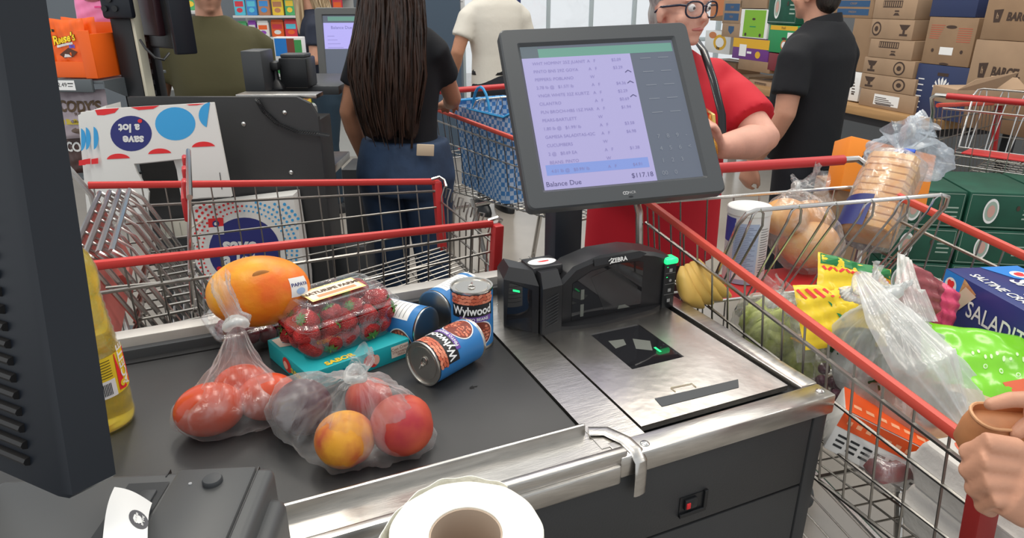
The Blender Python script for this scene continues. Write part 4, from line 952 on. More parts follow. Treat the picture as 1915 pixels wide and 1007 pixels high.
# bagged lettuce with white knots
lett = mat('lettuce green', (.45, .55, .07), .55, nscale=30, c2=(.72, .80, .32), bump=.3, bscale=60)
rg = random.Random(9)
for i, (x, y, z, r, kx, ky, lb) in enumerate(((1425, 615, .80, .075, 1452, 560, 'clear knotted bag of green leaves beside the red rail, the farther of the two'), (1490, 650, .77, .075, 1490, 575, 'clear knotted bag of green leaves beside the red rail, the nearer of the two'))):
    c = A(x, y, z)+V((.03, 0, 0)); mb = MB()
    for k in range(46):
        d = V((rg.gauss(0, 1), rg.gauss(0, 1), rg.gauss(0, .8))).normalized(); M_ = frame(c+d*r*.72, d.orthogonal(), z=d)
        mb.grid(lambda a, b: M_ @ V(((a-.5)*.065*(1-.5*abs(2*b-1)), (b-.5)*.075, .006*math.sin(9*a+5*b)+.012*(1-(2*a-1)**2)-.02*((2*b-1)**2))), 6, 6)
    t = thing('lettuce', ['pale green lettuce in the farther of the two knotted bags', 'yellow-green lettuce in the nearer of the two knotted bags'][i], 'lettuce', tuple(c-V((0, 0, r))), group='lettuces in the loaded cart')
    obj('leaves', mb, lett, t, smooth=180); obj('heart', MB().ell(c, r*.62, 16, 12), lett, t, smooth=80)
    film_bag('produce_bag', lb, [(c, r*1.08)], A(kx, ky, .90), A(kx-8, ky-32, .935), bagm, tailr=.034, seed=30+i, pinch=.7, ridge=.07, knotr=.022, nu=80, nv=40)
# bananas
bt_ = thing('banana_bunch', 'yellow banana bunch at the far left of the loaded cart, behind the scanner', 'bananas', tuple(A(1300, 560, .80)))
for k in range(4):
    o = A(1276+6*k, 500, .93)+V((.012*k, .01*k, 0)); s1 = A(1315+10*k, 575, .85)+V((.02*k, .012*k, 0)); 
    pts = [o+(s1-o)*u+V((-.025, -.015, .0))*math.sin(math.pi*u) for u in [i/8 for i in range(9)]]
    obj('banana', MB().tube(pts, [.006, .012, .016, .0175, .018, .0175, .016, .011, .004], 7), mat('banana skin', (.66, .42, .10), .45), bt_, smooth=60)
# clamshell pack, meat, packages, eggs
t = thing('grape_pack', 'clear plastic tub of dark purple grapes against the cart side wires', 'fruit tub', tuple(A(1530, 710, .72)))
c = A(1545, 712, .80)+V((.055, 0, -.02)); obj('tub', MB().lathe([(.05, -.045), (.062, .03), (.065, .034), (.060, .045), (.03, .05), (.001, .05)], 28, M=frame(c, (1, 0, 0), z=(0, 0, 1))), clear, t)
gm_ = mat('dark grape skin', (.12, .03, .06), .3); rg = random.Random(4)
for k in range(30):
    a = rg.uniform(0, 6.28); q = .046*rg.random()**.5
    tag(obj('grape', MB().ell(c+V((q*math.cos(a), q*math.sin(a), -.032+.055*rg.random())), .0115, 12, 8), gm_, smooth=80), 'dark purple grape inside the clear tub in the loaded cart', 'grape', 'grapes in the clear tub')
side_dir = dR; sid_n = V((dR.y, -dR.x, 0))
def beside(x, y, z, off): return A(x, y, z)+V((off, 0, 0))
q0 = beside(1570, 770, .83, .012); xm = frame(q0, (A(1705, 850, .795)+V((.03, 0, 0)))-q0, z=(.25, 0, 1))
t = thing('frozen_food_box', 'white package with an orange band and black print, behind the cart side wires', 'package', M=frame(q0-V((0, 0, .06)), dR, z=(0, 0, 1)))
Lx = .24
obj('carton', MB().bbox(0, Lx, 0, .12, -.075, 0, .003, M=xm), white, t)
d = Decal(lambda u, v, h: xm @ V((u, -.0005-h, v))); d.rect(.001, Lx-.001, -.03, -.001, 0)
for q in range(3):
    for w_ in range(9): d.rect(.01+.02*w_, .024+.02*w_, -.045-.009*q, -.041-.009*q, 1)
for q in range(12): d.rect(.012+.015*q, .020+.015*q, -.02, -.013, 2, .0006)
d2 = Decal(lambda u, v, h: xm @ V((u, v, .0005+h))); d2.rect(.001, Lx-.001, .001, .12, 0)
for q in range(9): d2.rect(.015+.02*q, .028+.02*q, .03, .045, 2, .0006)
for dd_ in (d, d2): obj('printing', dd_, [mat('hot orange print', (.85, .10, .01), .4), black, mat('pale orange print', (.95, .45, .25), .5)], t, smooth=0)
mt = mat('dark red meat', (.16, .012, .015), .3, noise=.5, nscale=25, spec=.7)
for i, (x, y, z, lb) in enumerate(((1590, 862, .745, 'dark red wrapped meat pack lying low at the cart corner by the counter'), (1690, 900, .725, 'dark red wrapped meat pack lying low beside the egg cartons'))):
    M_ = frame(beside(x, y, z, .07), dR, z=(0, 0, 1)); t = thing('meat_pack', lb, 'meat pack', (M_.translation.x, M_.translation.y, z-.02), group='meat packs in the loaded cart')
    mb, f = pillow(M_, .15, .12, .05, .003, 20, 16, 50+i); obj('meat', mb, mt, t, smooth=180)
    obj('film_wrap', MB().bbox(-.078, .078, -.063, .063, -.028, .028, .02, 4, M=M_), bagc, t, smooth=80)
egg = mat('pale grey egg carton', (.66, .64, .60), .8, bump=.2, bscale=90)
for i, dz_ in enumerate((0, .075)):
    c = A(1765, 925, .80); M_ = frame(V((c.x+.055, c.y-.075, .725+dz_)), dR, z=(0, 0, 1))
    t = thing('egg_carton', ['grey foam egg carton, the lower of the two by the red corner post', 'upper grey egg carton with red print on its lid, loaded cart'][i], 'egg carton', M=M_, group='egg cartons in the loaded cart')
    bm_ = MB().loft([[(x*k, y*k, z) for x, y, _ in rrect(.145, .052, .012, 0, 3)] for k, z in ((.93, -.035), (.98, -.01), (1.03, -.002), (1.03, .002))])
    obj('tray', bm_, egg, t, world=False); 
    bm_ = MB().loft([[(x*k, y*k2, z) for x, y, _ in rrect(.145, .052, .012, 0, 3)] for k, k2, z in ((1.03, 1.05, .003), (1.03, 1.05, .006), (.99, .98, .010), (.95, .90, .030), (.92, .84, .036))]); obj('lid', bm_, egg, t, world=False)
    d = Decal(lambda u, v, h: V((u, v, .0364+h))); d.disc(-.07, 0, .05, .016, 0, 0, 24); d.disc(.06, .0, .045, .016, 0, 0, 24); d.disc(.0, .012, .016, .016, 0); d.disc(0, .012, .009, .009, 1, .0006)
    if i: obj('printing', d, [mat('coral print', ()) if 0 else MATS['coral print'], egg], t, world=False, smooth=0)
# ---------------------------------------------------------------- the other carts
mcl = A(820, 205, 1.0); mcr = A(955, 240, 1.0); mv = V((mcr.x-mcl.x, mcr.y-mcl.y, 0)).normalized(); side_ = V((-mv.y, mv.x, 0))
mo = V((mcl.x, mcl.y, 0))-mv*.12+side_*.33
mc = make_cart('shopping cart holding a blue mesh bag, in the aisle beyond the long-haired woman', frame(mo, mv, z=(0, 0, 1)), hw0=.32, hw1=.27, L=.9, zb0=.62, zb1=.68)
bb_c = V((mcl.x, mcl.y, 0))+mv*.24+side_*.20
bb_ = thing('mesh_bag', 'blue and white checked mesh shopping bag standing in the aisle cart', 'bag', (bb_c.x, bb_c.y, .67))
BM = frame(V((bb_c.x, bb_c.y, .675)), mv, z=(0, 0, 1))
mesh_m = mat('blue check weave', (.10, .30, .62), .6)
nt = mesh_m.node_tree; ck = nt.nodes.new('ShaderNodeTexChecker'); ck.inputs['Scale'].default_value = 55; ck.inputs[1].default_value = (.06, .22, .52, 1); ck.inputs[2].default_value = (.42, .55, .72, 1)
tcn = nt.nodes.new('ShaderNodeTexCoord'); nt.links.new(tcn.outputs['Object'], ck.inputs['Vector']); nt.links.new(ck.outputs[0], nt.nodes['Principled BSDF'].inputs['Base Color'])
rings = []
for j in range(13):
    z = .36*j/12; rr_ = []
    for x, y, _ in rrect(.21-.01*math.sin(3*z*4), .14, .03, 0, 6):
        sag_ = .07*(1-(x/.21)**2)*(j/12)**3; rr_.append(BM @ V((x*(1+.03*math.sin(9*z+5*y)), y*(1+.1*math.sin(8*x+6*z)), z-sag_)))
    rings.append(rr_)
mb = MB().loft(rings, cap=False); obj('fabric', mb, mesh_m, bb_, smooth=60, mods=[('SOLIDIFY', dict(thickness=.002))])
mb = MB(); 
for s in (-1, 1): mb.tube([BM @ V((.07*math.cos(q)-.06, s*.12*.8, .30+.13*math.sin(q))) for q in [math.pi*i/10 for i in range(11)]], .006, 6)
mb.tube([BM @ V((x, y, .36-.07*(1-(x/.21)**2))) for x, y, _ in rrect(.21, .14, .03, 0, 6)], .005, 5, closed=True)
obj('handle_trim', mb, mat('sky blue webbing', (.03, .30, .62), .5), bb_)
fcl = A(1750, 178, 1.05); fcr = A(1915, 192, 1.05); fx = V((fcr.x-fcl.x, fcr.y-fcl.y, 0)).normalized()
fdir = V((-fx.y, fx.x, 0)); 
if fdir.dot(HF) < 0: fdir = -fdir
fo = V((fcl.x, fcl.y, 0))+fx*.31
fc = make_cart('empty shopping cart at the right edge, in front of the stacked boxes', frame(fo+fdir*.06, fdir, z=(0, 0, 1)), hw0=.31, hw1=.25, L=.9, zb0=.58, zb1=.66)
# ---------------------------------------------------------------- people
def hand(mb, wrist, d, palm, curl=35, s=1.0, thumb=1, spread=6, wr=.026, tcurl=25):
    """wrist point, direction of the fingers, palm normal; thumb=+1/-1 chooses its side"""
    d = V(d).normalized(); palm = V(palm); palm = (palm-d*palm.dot(d)).normalized(); sd = d.cross(palm)*thumb
    w = V(wrist)
    mb.tube([w-d*.03*s, w, w+d*.03*s, w+d*.065*s, w+d*.088*s, w+d*.096*s], [(wr*s, .019*s), (wr*s, .018*s), (.035*s, .017*s), (.040*s, .0145*s), (.038*s, .012*s), (.03*s, .006*s)], 16, side=sd)
    for k, (off, ln) in enumerate(((.029, .072), (.010, .080), (-.010, .075), (-.028, .058))):
        p = w+d*(.084-.004*abs(k-1))*s+sd*off*s; ang = R(curl*.35+4*k); dirn = d; pts = [p-d*.02*s, p]; a = 0
        sp = R(spread*(1.5-k)); dv = (d*math.cos(sp)+sd*math.sin(sp))
        for q, fr_ in enumerate((.45, .32, .25)):
            a += R(curl)*(.7, 1.1, .8)[q]+R(k*2); dirq = dv*math.cos(a)+palm*math.sin(a); pts.append(pts[-1]+dirq*ln*fr_*s)
        mb.tube(pts, [r*s for r in (.0105, .0102, .0092, .0085, .0068)], 10); mb.ell(pts[-1], .0066*s, 10, 8)
    p = w+d*.022*s+sd*.026*s+palm*.004*s; tc = R(tcurl)
    q1 = p+(d*.75+sd*.62+palm*.25).normalized()*.040*s; q2 = q1+(d*.95+sd*.2+palm*.45*math.sin(tc)*2).normalized()*.034*s; q3 = q2+(d*1+palm*.6*math.sin(tc)*2-sd*.05).normalized()*.024*s
    mb.tube([p-d*.012*s-sd*.01*s, p, q1, q2, q3], [r*s for r in (.015, .0155, .0125, .0110, .0075)], 10); mb.ell(q3, .0074*s, 10, 8)
def headmesh(mb, c, M, s=1.0, jaw=1.0):
    """M: rotation with +y the face direction"""
    P = lambda x, y, z: c+M @ (V((x, y, z))*s)
    T = M.to_4x4(); T.translation = c; T = T @ Matrix.Scale(s, 4)
    mb.ell((0, -.008, .03), (.076, .094, .086), 24, 18, M=T)                    # skull
    mb.ell((0, .022, -.035), (.060*jaw, .068, .070), 20, 16, M=T)               # face and jaw
    mb.ell((0, .062, -.088), (.024*jaw, .022, .018), 12, 8, M=T)                # chin
    for q in (-1, 1):
        mb.ell((q*.040, .058, -.028), (.024, .022, .024), 12, 8, M=T)           # cheek
        mb.ell((q*.078, -.004, -.012), (.009, .019, .031), 10, 10, M=T)         # ear
        mb.ell((q*.031, .076, .026), (.026, .012, .008), 12, 6, M=T)            # brow
    mb.tube([P(0, .080, .018), P(0, .097, -.010), P(0, .108, -.026), P(0, .092, -.036)], [(.008*s, .010*s), (.010*s, .012*s), (.015*s, .011*s), (.012*s, .006*s)], 10, side=M @ V((1, 0, 0)))
    mb.tube([P(-.022, .078, -.056), P(0, .088, -.053), P(.022, .078, -.056)], [.004*s, .0065*s, .004*s], 8); mb.tube([P(-.020, .078, -.063), P(0, .087, -.063), P(.020, .078, -.063)], [.004*s, .007*s, .004*s], 8)
skin = lambda n, c: mat(n, c, .5, noise=.05, nscale=20, bump=.05, bscale=200)
sk_tan = skin('tan skin', (.46, .22, .13)); sk_olive = skin('warm skin', (.52, .27, .18)); sk_pink = skin('fair pink skin', (.68, .36, .27)); sk_hand = skin('hand skin', (.60, .30, .19))
def person(name, label, M, s, shirt, pants, skinm, arms, torso=None, lean=0, headrot=0, headtilt=0, sleeve=.55, hair=None, sw=.175, vox=.009, shoe=None, belt=None, feet=None, collar=False, sl_r=.062, headfwd=0, hand_kw=None, neckz=0, hip=(.155, .115), legr=1.0):
    t = thing(name, label, 'person', M=M)
    P = lambda nm, mb, m, par=t, mods=None, smooth=80: obj(nm, mb, m, par, world=False, mods=mods, smooth=smooth)
    L = lambda p: (lambda q: V((q.x, q.y*math.cos(lean)+max(0, q.z-.95*s)*math.sin(lean), q.z if q.z < .95*s else .95*s+(q.z-.95*s)*math.cos(lean)-q.y*math.sin(lean)*.3)))(V(p)*1.0)
    S = lambda x, y, z: L(V((x, y, z))*s)
    torso = torso or [(.88, .155, .11, 0), (.98, .150, .11, 0), (1.08, .145, .112, .0), (1.2, .168, .12, .0), (1.30, .185, .12, .0), (1.38, .178, .098, -.008), (1.425, .12, .075, -.01), (1.45, .065, .06, -.008)]
    def tor(mb, grow, lo=0, hi=9):
        rr_ = []
        for z, a, b, yo in torso:
            if lo <= z <= hi: rr_.append([S((a+grow)*math.copysign(abs(math.cos(q))**.85, math.cos(q)), yo+(b+grow)*math.copysign(abs(math.sin(q))**.9, math.sin(q)), z) for q in [2*math.pi*i/32 for i in range(32)]])
        mb.loft(rr_)
    body = MB(); tor(body, -.030, 0, 1.39)
    nk = S(0, .005+headfwd*.3, 1.40); hc = L(V((0, .02+headfwd, 1.585+neckz))*s)
    HM = Matrix.Rotation(headrot, 3, 'Z') @ Matrix.Rotation(-headtilt, 3, 'X')
    body.tube([nk, nk.lerp(hc, .45), hc+V((0, -.01, -.03))*s], [(.062*s, .058*s), (.054*s, .056*s), (.05*s, .055*s)], 18, side=(1, 0, 0)); headmesh(body, hc, HM, s)
    sh = MB(); tor(sh, .006)
    for i, (side, el, wr_, hd, pn, th) in enumerate(arms):
        s0 = S(side*sw, -.01, 1.40-sl_r); el, wr_ = V(el)*s, V(wr_)*s
        body.tube([s0+V((-side*.05, 0, 0)), s0, s0.lerp(el, .5), el, el.lerp(wr_, .3), wr_.lerp(el, .12), wr_], [(.04*s, .04*s), .048*s, .045*s, .039*s, .041*s, .028*s, (.026*s, .02*s)], 18) if False else \
            body.tube([s0+V((-side*.06, 0, -.03)), s0+V((-side*.01, 0, -.025)), s0.lerp(el, .5), el, el.lerp(wr_, .3), el.lerp(wr_, .85), wr_], [k*s*(sl_r/.062) for k in (.026, .038, .044, .039, .041, .029, .025)], 18)
        hand(body, wr_, hd, pn, s=s, thumb=th, **((hand_kw or {}).get(i, {})))
        e_ = s0.lerp(el, sleeve*1.0)
        sh.tube([s0+V((-side*.09, 0, .012)), s0+V((-side*.03, 0, .005)), s0+V((side*.012, 0, -.03)), s0.lerp(e_, .5), e_], [sl_r*.85*s, sl_r*.95*s, sl_r*.98*s, sl_r*.97*s, sl_r*1.06*s], 20)
    legs = MB(); hz = .90; feet = feet or [(-.09, .0), (.09, .0)]
    legs.loft([[V((a*math.cos(q), b*math.sin(q)-yo, z))*s for q in [2*math.pi*i/28 for i in range(28)]] for z, a, b, yo in ((.80, hip[0]*.98, hip[1]*1.0, .01), (.86, hip[0]*1.06, hip[1]*1.1, .012), (.93, hip[0]*1.0, hip[1]*1.02, .004), (1.0, hip[0]*.9, hip[1]*.92, 0))])
    for sx, (fx_, fy_) in zip((-1, 1), feet):
        legs.tube([V((sx*.08, -.005, .88))*s, V((sx*.088, -.01, .80))*s, V((fx_*.97, fy_*.5+.01, .50))*s, V((fx_, fy_*.85, .28))*s, V((fx_, fy_, .07))*s], [r*s*legr for r in (.085, .088, .062, .055, .045)], 20)
        body.tube([V((sx*.085, 0, .85))*s, V((fx_, fy_*.5+.01, .5))*s, V((fx_, fy_, .10))*s, V((fx_, fy_+.02, .05))*s, V((fx_, fy_+.10, .035))*s], [r*s for r in (.065, .045, .035, .035, .028)], 12)
        sb = MB().loft([[V((fx_+a*math.cos(q), fy_+.05+b*math.sin(q), z))*s for q in [2*math.pi*i/20 for i in range(20)]] for z, a, b in ((.0, .047, .135), (.02, .05, .138), (.05, .044, .125), (.075, .038, .09), (.10, .036, .06))])
        P('shoe', sb, shoe or black)
    P('body', body, skinm, mods=remesh(vox*s, 4)); P('shirt', sh, shirt, mods=remesh(.010, 12)); P('trousers', legs, pants, mods=remesh(.011, 6))
    if belt: P('belt', MB().loft([[V((a*hip[0]*math.cos(q), a*hip[1]*math.sin(q), z))*s for q in [2*math.pi*i/28 for i in range(28)]] for z, a in ((.955, .97), (.957, 1.03), (.99, 1.0), (.992, .95))]), belt)
    if collar: P('collar', MB().loft([[S(a*math.cos(q), -.006+b*math.sin(q)+.0, z+.02*(-math.sin(q))) for q in [2*math.pi*i/24 for i in range(24)]] for z, a, b in ((1.42, .088, .076), (1.462, .066, .066), (1.455, .060, .060), (1.42, .07, .065))], cap=False), shirt)
    if hair: hair(t, hc, HM, s, P)
    return t, hc, HM, P
def faceM(px, py, dep, rt_, fw_, feetz=0):
    """person's frame under the point seen at (px,py) at the given distance, facing rt_*right + fw_*forward"""
    p = D(px, py, dep); f = (V((RT.x, RT.y, 0))*rt_+HF*fw_).normalized(); r = V((f.y, -f.x, 0))
    return frame((p.x, p.y, feetz), r, z=(0, 0, 1))
def hairmat(n, a, b): return mat(n, a, .38, nscale=70, c2=b, stretch=(1, 1, .05), bump=.5, bscale=160)
def short_hair(m, lift=0, sc_=1.03, fr=0):
    def f(t, hc, HM, s, P):
        T = HM.to_4x4(); T.translation = hc; mb = MB()
        def fn(d): return 1+.02*math.sin(17*d.x)*math.sin(19*d.z+3*d.y)
        mb.ell((0, -.020-fr, .042+lift), (.080*sc_*s, .092*sc_*s, .083*sc_*s), 28, 20, M=T, fn=fn); mb.ell((0, -.055, -.01), (.066*s, .050*s, .075*s), 20, 14, M=T); P('hair', mb, m, mods=remesh(.006, 3))
    return f
def long_hair(m, length=.62, width=.13, front=True, back=.0):
    def f(t, hc, HM, s, P):
        T = HM.to_4x4(); T.translation = hc; mb = MB()
        mb.ell((0, -.022, .035), (.092*s, .104*s, .094*s), 28, 20, M=T)
        n = 64; rings = []
        for j in range(15):
            u = j/14; z = .06-u*length; a = (.088+(width-.088)*min(1, u*1.5))*(1-.35*max(0, u-.62)/.38); b = .075-.030*u; yo = -.055-.065*min(1, u*2)-back*u
            rings.append([(a*(1+.03*math.sin(13*q+2*u)+.025*math.sin(29*q+u*4))*math.cos(q)+.012*math.sin(3*u*2), yo+b*(1+.10*math.sin(17*q+3*u)+.08*math.sin(31*q))*math.sin(q), z+.03*math.sin(5*q)*u*u) for q in [2*math.pi*i/n for i in range(n)]])
        mb.loft([[(x*s, y*s, z*s) for x, y, z in r] for r in rings], M=T)
        if front:
            for q in (-1, 1): mb.tube([T @ (V(p)*s) for p in ((q*.06, .03, .09), (q*.086, .03, .02), (q*.092, .03, -.10), (q*.10, .03, -.22), (q*.10, .04, -.33))], [(.02*s, .03*s), (.014*s, .04*s), (.016*s, .035*s), (.016*s, .03*s), (.006*s, .012*s)], 14)
        P('hair', mb, m, mods=[('SUBSURF', dict(levels=1))])
        # loose strands over the back and the ends
        rg = random.Random(3); st_ = MB()
        for k in range(70):
            q = rg.uniform(math.pi*1.02, math.pi*1.98); x0_ = math.cos(q); ln = rg.uniform(.75, 1.05); pts = []
            for j in range(8):
                u = j/7*ln; a = (.088+(width-.088)*min(1, u*1.5))*(1-.35*max(0, u-.62)/.38)*1.02; b = .079-.030*u; yo = -.055-.065*min(1, u*2)-back*u
                pts.append(T @ (V((a*x0_+.012*math.sin(3*u*2)+.006*math.sin(9*u+k), yo+b*math.sin(q)*1.06-.002, .05-u*length))*s))
            st_.tube(pts, [.0035, .005, .005, .005, .0045, .004, .003, .0012], 5)
        P('hair_strand', st_, m)
    return f
dn = V((0, 0, -1))
blk = mat('black jersey', (.006, .007, .010), .85, bump=.25, bscale=14); jean = mat('dark blue denim', (.022, .045, .095), .75, noise=.25, nscale=10, bump=.2, bscale=25)
# long-haired woman, back to us
M1 = faceM(757, 260, 2.5, .25, .97)
wt = [(.93, .150, .10, 0), (1.0, .140, .098, 0), (1.08, .142, .10, .0), (1.2, .160, .112, .005), (1.29, .172, .112, .0), (1.355, .165, .092, -.008), (1.40, .11, .07, -.01), (1.43, .055, .055, -.008)]
person('person', 'person with very long dark hair, black T-shirt and jeans, standing with back to us', M1, .97, blk, jean, sk_tan,
       [(-1, (-.215, -.02, 1.09), (-.205, .08, .87), (0, .25, -1), (1, 0, 0), 1), (1, (.14, .16, 1.13), (.06, .34, 1.08), (-.3, 1, 0), (0, 0, -1), 1)], torso=[(z, a*.84, b, y) for z, a, b, y in wt], hair=long_hair(hairmat('dark brown hair', (.012, .007, .005), (.05, .024, .015)), .62, .150, front=False), sw=.128, sleeve=.62, hip=(.185, .14), legr=1.12, sl_r=.054)
pk = MB().bbox(-.03, .03, -.004, .004, -.02, .02, .002, M=M1 @ frame((.125, -.118, .955), (1, .55, -.1), z=(0, 0, 1)))
wt_ = [o for o in bpy.data.objects if o.name == 'person'][0]
obj('jeans_patch', pk, mat('tan patch', (.62, .5, .36), .7), wt_)
# man in olive T-shirt
ol = mat('olive T-shirt', (.062, .056, .022), .85, bump=.35, bscale=9)
mt_ = [(.86, .165, .125, .02), (.95, .178, .150, .04), (1.05, .185, .168, .055), (1.15, .185, .160, .045), (1.25, .190, .140, .02), (1.34, .190, .115, 0), (1.385, .16, .095, -.005), (1.42, .10, .075, 0), (1.445, .07, .066, 0)]
person('person', 'person in an olive green T-shirt standing behind the bag rack', faceM(402, 100, 2.9, .45, -.9), .955, ol, mat('dark grey trousers', (.03, .03, .035), .8), sk_olive,
       [(-1, (-.26, -.02, 1.10), (-.24, .10, .86), (0, .2, -1), (1, 0, 0), 1), (1, (.255, -.03, 1.10), (.23, .10, .86), (0, .2, -1), (-1, 0, 0), -1)], torso=mt_, hair=short_hair(hairmat('grey brown hair', (.10, .08, .06), (.2, .17, .13))), sw=.19, sleeve=.66, sl_r=.068, headtilt=.12, hip=(.175, .14), neckz=-.02)
# blonde woman reaching
person('person', 'person with long blonde hair and dark clothes beside the magazine rack', faceM(600, 60, 4.6, -.92, -.25), .97, mat('navy T-shirt', (.012, .017, .035), .8), mat('dark teal trousers', (.012, .03, .05), .8), sk_olive,
       [(-1, (-.22, .06, 1.10), (-.16, .30, 1.12), (0, 1, -.1), (0, 0, -1), 1), (1, (.22, .04, 1.10), (.12, .30, 1.11), (0, 1, 0), (0, 0, -1), -1)], torso=wt, hair=long_hair(hairmat('blonde streaked hair', (.22, .14, .07), (.55, .42, .26)), .50, .10), sw=.165, sleeve=.62, vox=.011, lean=.12)
# man in white T-shirt
person('person', 'person in a cream white T-shirt, back to us near the glass doors', faceM(925, 90, 4.55, -.45, .9), 1.02, mat('cream knit shirt', (.66, .63, .56), .8, bump=.2, bscale=30), mat('black trousers', (.012, .014, .02), .8), sk_tan,
       [(-1, (-.27, -.02, 1.10), (-.26, .14, .90), (0, .5, -.8), (1, 0, 0), 1), (1, (.26, .02, 1.10), (.23, .14, .9), (0, .4, -.8), (-1, 0, 0), -1)], hair=short_hair(hairmat('short black hair', (.01, .009, .008), (.03, .025, .02)), fr=.005), sw=.18, sleeve=.62, collar=True, vox=.011, headrot=.35, belt=black, sl_r=.066)
# woman in red leaning on the cart
redf = mat('bright red T-shirt', (.52, .008, .022), .75, bump=.3, bscale=10)
rm = faceM(1240, 150, 2.12, .12, -1)
rt2 = [(.70, .24, .16, .0), (.86, .235, .165, .0), (.98, .225, .17, .01), (1.08, .215, .17, .015), (1.2, .215, .16, .01), (1.30, .215, .135, .0), (1.355, .20, .105, -.005), (1.40, .125, .08, -.005), (1.43, .075, .065, 0)]
rmi = rm.inverted()
el_ = rmi @ D(1428, 262, 2.02); wr2 = rmi @ D(1345, 276, 1.86)
el3 = V((.33, .10, 1.08)); 
def grey_hair(t, hc, HM, s, P):
    short_hair(hairmat('silver grey hair', (.30, .29, .28), (.50, .49, .47)), lift=.012, sc_=1.06)(t, hc, HM, s, P)
pr, hc, HM, PP = person('person', 'person in red T-shirt with glasses and grey hair leaning on the cart handle', rm, .912, redf, mat('dark red trousers', (.05, .01, .015), .8), sk_pink,
       [(-1, tuple(el_/.912), tuple(wr2/.912), (.55, .3, .95), (1, .2, 0), -1), (1, (.30, .08, 1.10), (.16, .26, 1.05), (-.8, .5, 0), (0, 0, -1), -1)], torso=rt2, hair=grey_hair, sw=.205, sleeve=.74, sl_r=.085, vox=.007, headrot=.42, hip=(.22, .16), legr=1.15, headfwd=.09, neckz=-.035, hand_kw={0: dict(curl=22, spread=8)})
TT = HM.to_4x4(); TT.translation = hc; TT = TT @ Matrix.Scale(.912, 4)
gl = MB()
for q in (-1, 1):
    gl.tube([TT @ V((q*.035+.030*math.copysign(abs(math.cos(a))**.75, math.cos(a)), .104-.012*abs(q*.035+.030*math.cos(a))/.06, .001+.023*math.copysign(abs(math.sin(a))**.8, math.sin(a)))) for a in [2*math.pi*i/28 for i in range(28)]], .0026, 8, closed=True)
    gl.tube([TT @ V(p) for p in ((q*.060, .092, .012), (q*.074, .075, .014), (q*.082, .0, .008), (q*.082, -.025, -.008))], [(.003, .0022)]*4, 6)
gl.tube([TT @ V(p) for p in ((-.008, .104, .010), (0, .107, .013), (.008, .104, .010))], .0022, 6)
go = PP('glasses', gl, mat('dark navy glasses frame', (.012, .015, .035), .25), smooth=60)
ln_ = MB()
for q in (-1, 1): ln_.add([TT @ V((q*.033+.026*math.cos(a), .1015-.012*abs(q*.033+.026*math.cos(a))/.06, .004+.018*math.sin(a))) for a in [2*math.pi*i/20 for i in range(20)]], [tuple(range(20))])
PP('lenses', ln_, film('spectacle lens', (.9, .92, .95), .04, .02, .06, 5, (1, 1, 1), .8), go, smooth=0)
ey_ = MB()
for q in (-1, 1): ey_.ell(TT @ V((q*.032, .0815, .006)), .0105, 14, 10)
PP('eyes', ey_, mat('eye white', (.75, .73, .72), .2)); ir = MB()
for q in (-1, 1): ir.ell(TT @ V((q*.032, .0905, .005)), (.0045, .0045, .0045), 10, 8)
PP('irises', ir, mat('dark iris', (.03, .02, .015), .2)); lp_ = MB()
lp_.tube([TT @ V(p) for p in ((-.022, .0815, -.0565), (0, .0925, -.055), (.022, .0815, -.0565))], [.0025, .005, .0025], 8); PP('lips', lp_, mat('lip pink', (.5, .16, .14), .4))
sp = MB(); sp_pts = [rmi @ D(x, y, d_) for x, y, d_ in ((1300, 72, 2.10), (1316, 95, 1.985), (1334, 150, 1.93), (1350, 215, 1.91), (1352, 290, 1.92))]
sp.tube([V(p) for p in sp_pts], [(.012, .004)]*5, 10, side=(1, 0, 0)); sp2 = PP('bag_strap', sp, mat('black glossy strap', (.01, .01, .012), .2))
ph = thing('gold_wallet', 'gold-edged wallet held in the hand of the person in red', 'wallet', tuple(D(1330, 240, 1.84)))
wb_ = MB().bbox(-.006, .006, -.04, .04, -.055, .055, .003, M=frame(D(1329, 246, 1.85), RT+V((0, 0, .2)), z=(.1, -.1, 1))); obj('wallet', wb_, mat('gold metal', (.75, .50, .14), .25, 1), ph)
obj('clasp', MB().tube([D(1334, 250, 1.835), D(1338, 262, 1.835)], .004, 8), chrome, ph)
# man in black polo
bk_ = [(.84, .175, .13, .0), (.95, .180, .14, .01), (1.05, .182, .145, .015), (1.2, .190, .14, .01), (1.30, .200, .13, .0), (1.375, .185, .105, -.005), (1.42, .115, .08, -.01), (1.45, .07, .065, -.01)]
person('person', 'person in a black polo shirt, back to us before the stacked boxes', faceM(1522, 150, 2.9, -.62, .78), .94, blk, mat('black trousers', ()) if 0 else MATS['black trousers'], sk_olive,
       [(-1, (-.255, -.03, 1.07), (-.25, .10, .83), (0, .3, -1), (1, 0, 0), 1), (1, (.25, .02, 1.08), (.22, .14, .86), (0, .3, -1), (-1, 0, 0), -1)], torso=bk_, hair=short_hair(MATS['short black hair']), sw=.195, sleeve=.70, sl_r=.074, collar=True, headfwd=.03, neckz=-.03)
# hands at the right edge
hp = thing('person', 'person at the right edge showing only two hands by the cart corner', 'person', (.95, .30, .8))
hb = MB(); wz = D(1935, 925, .68)
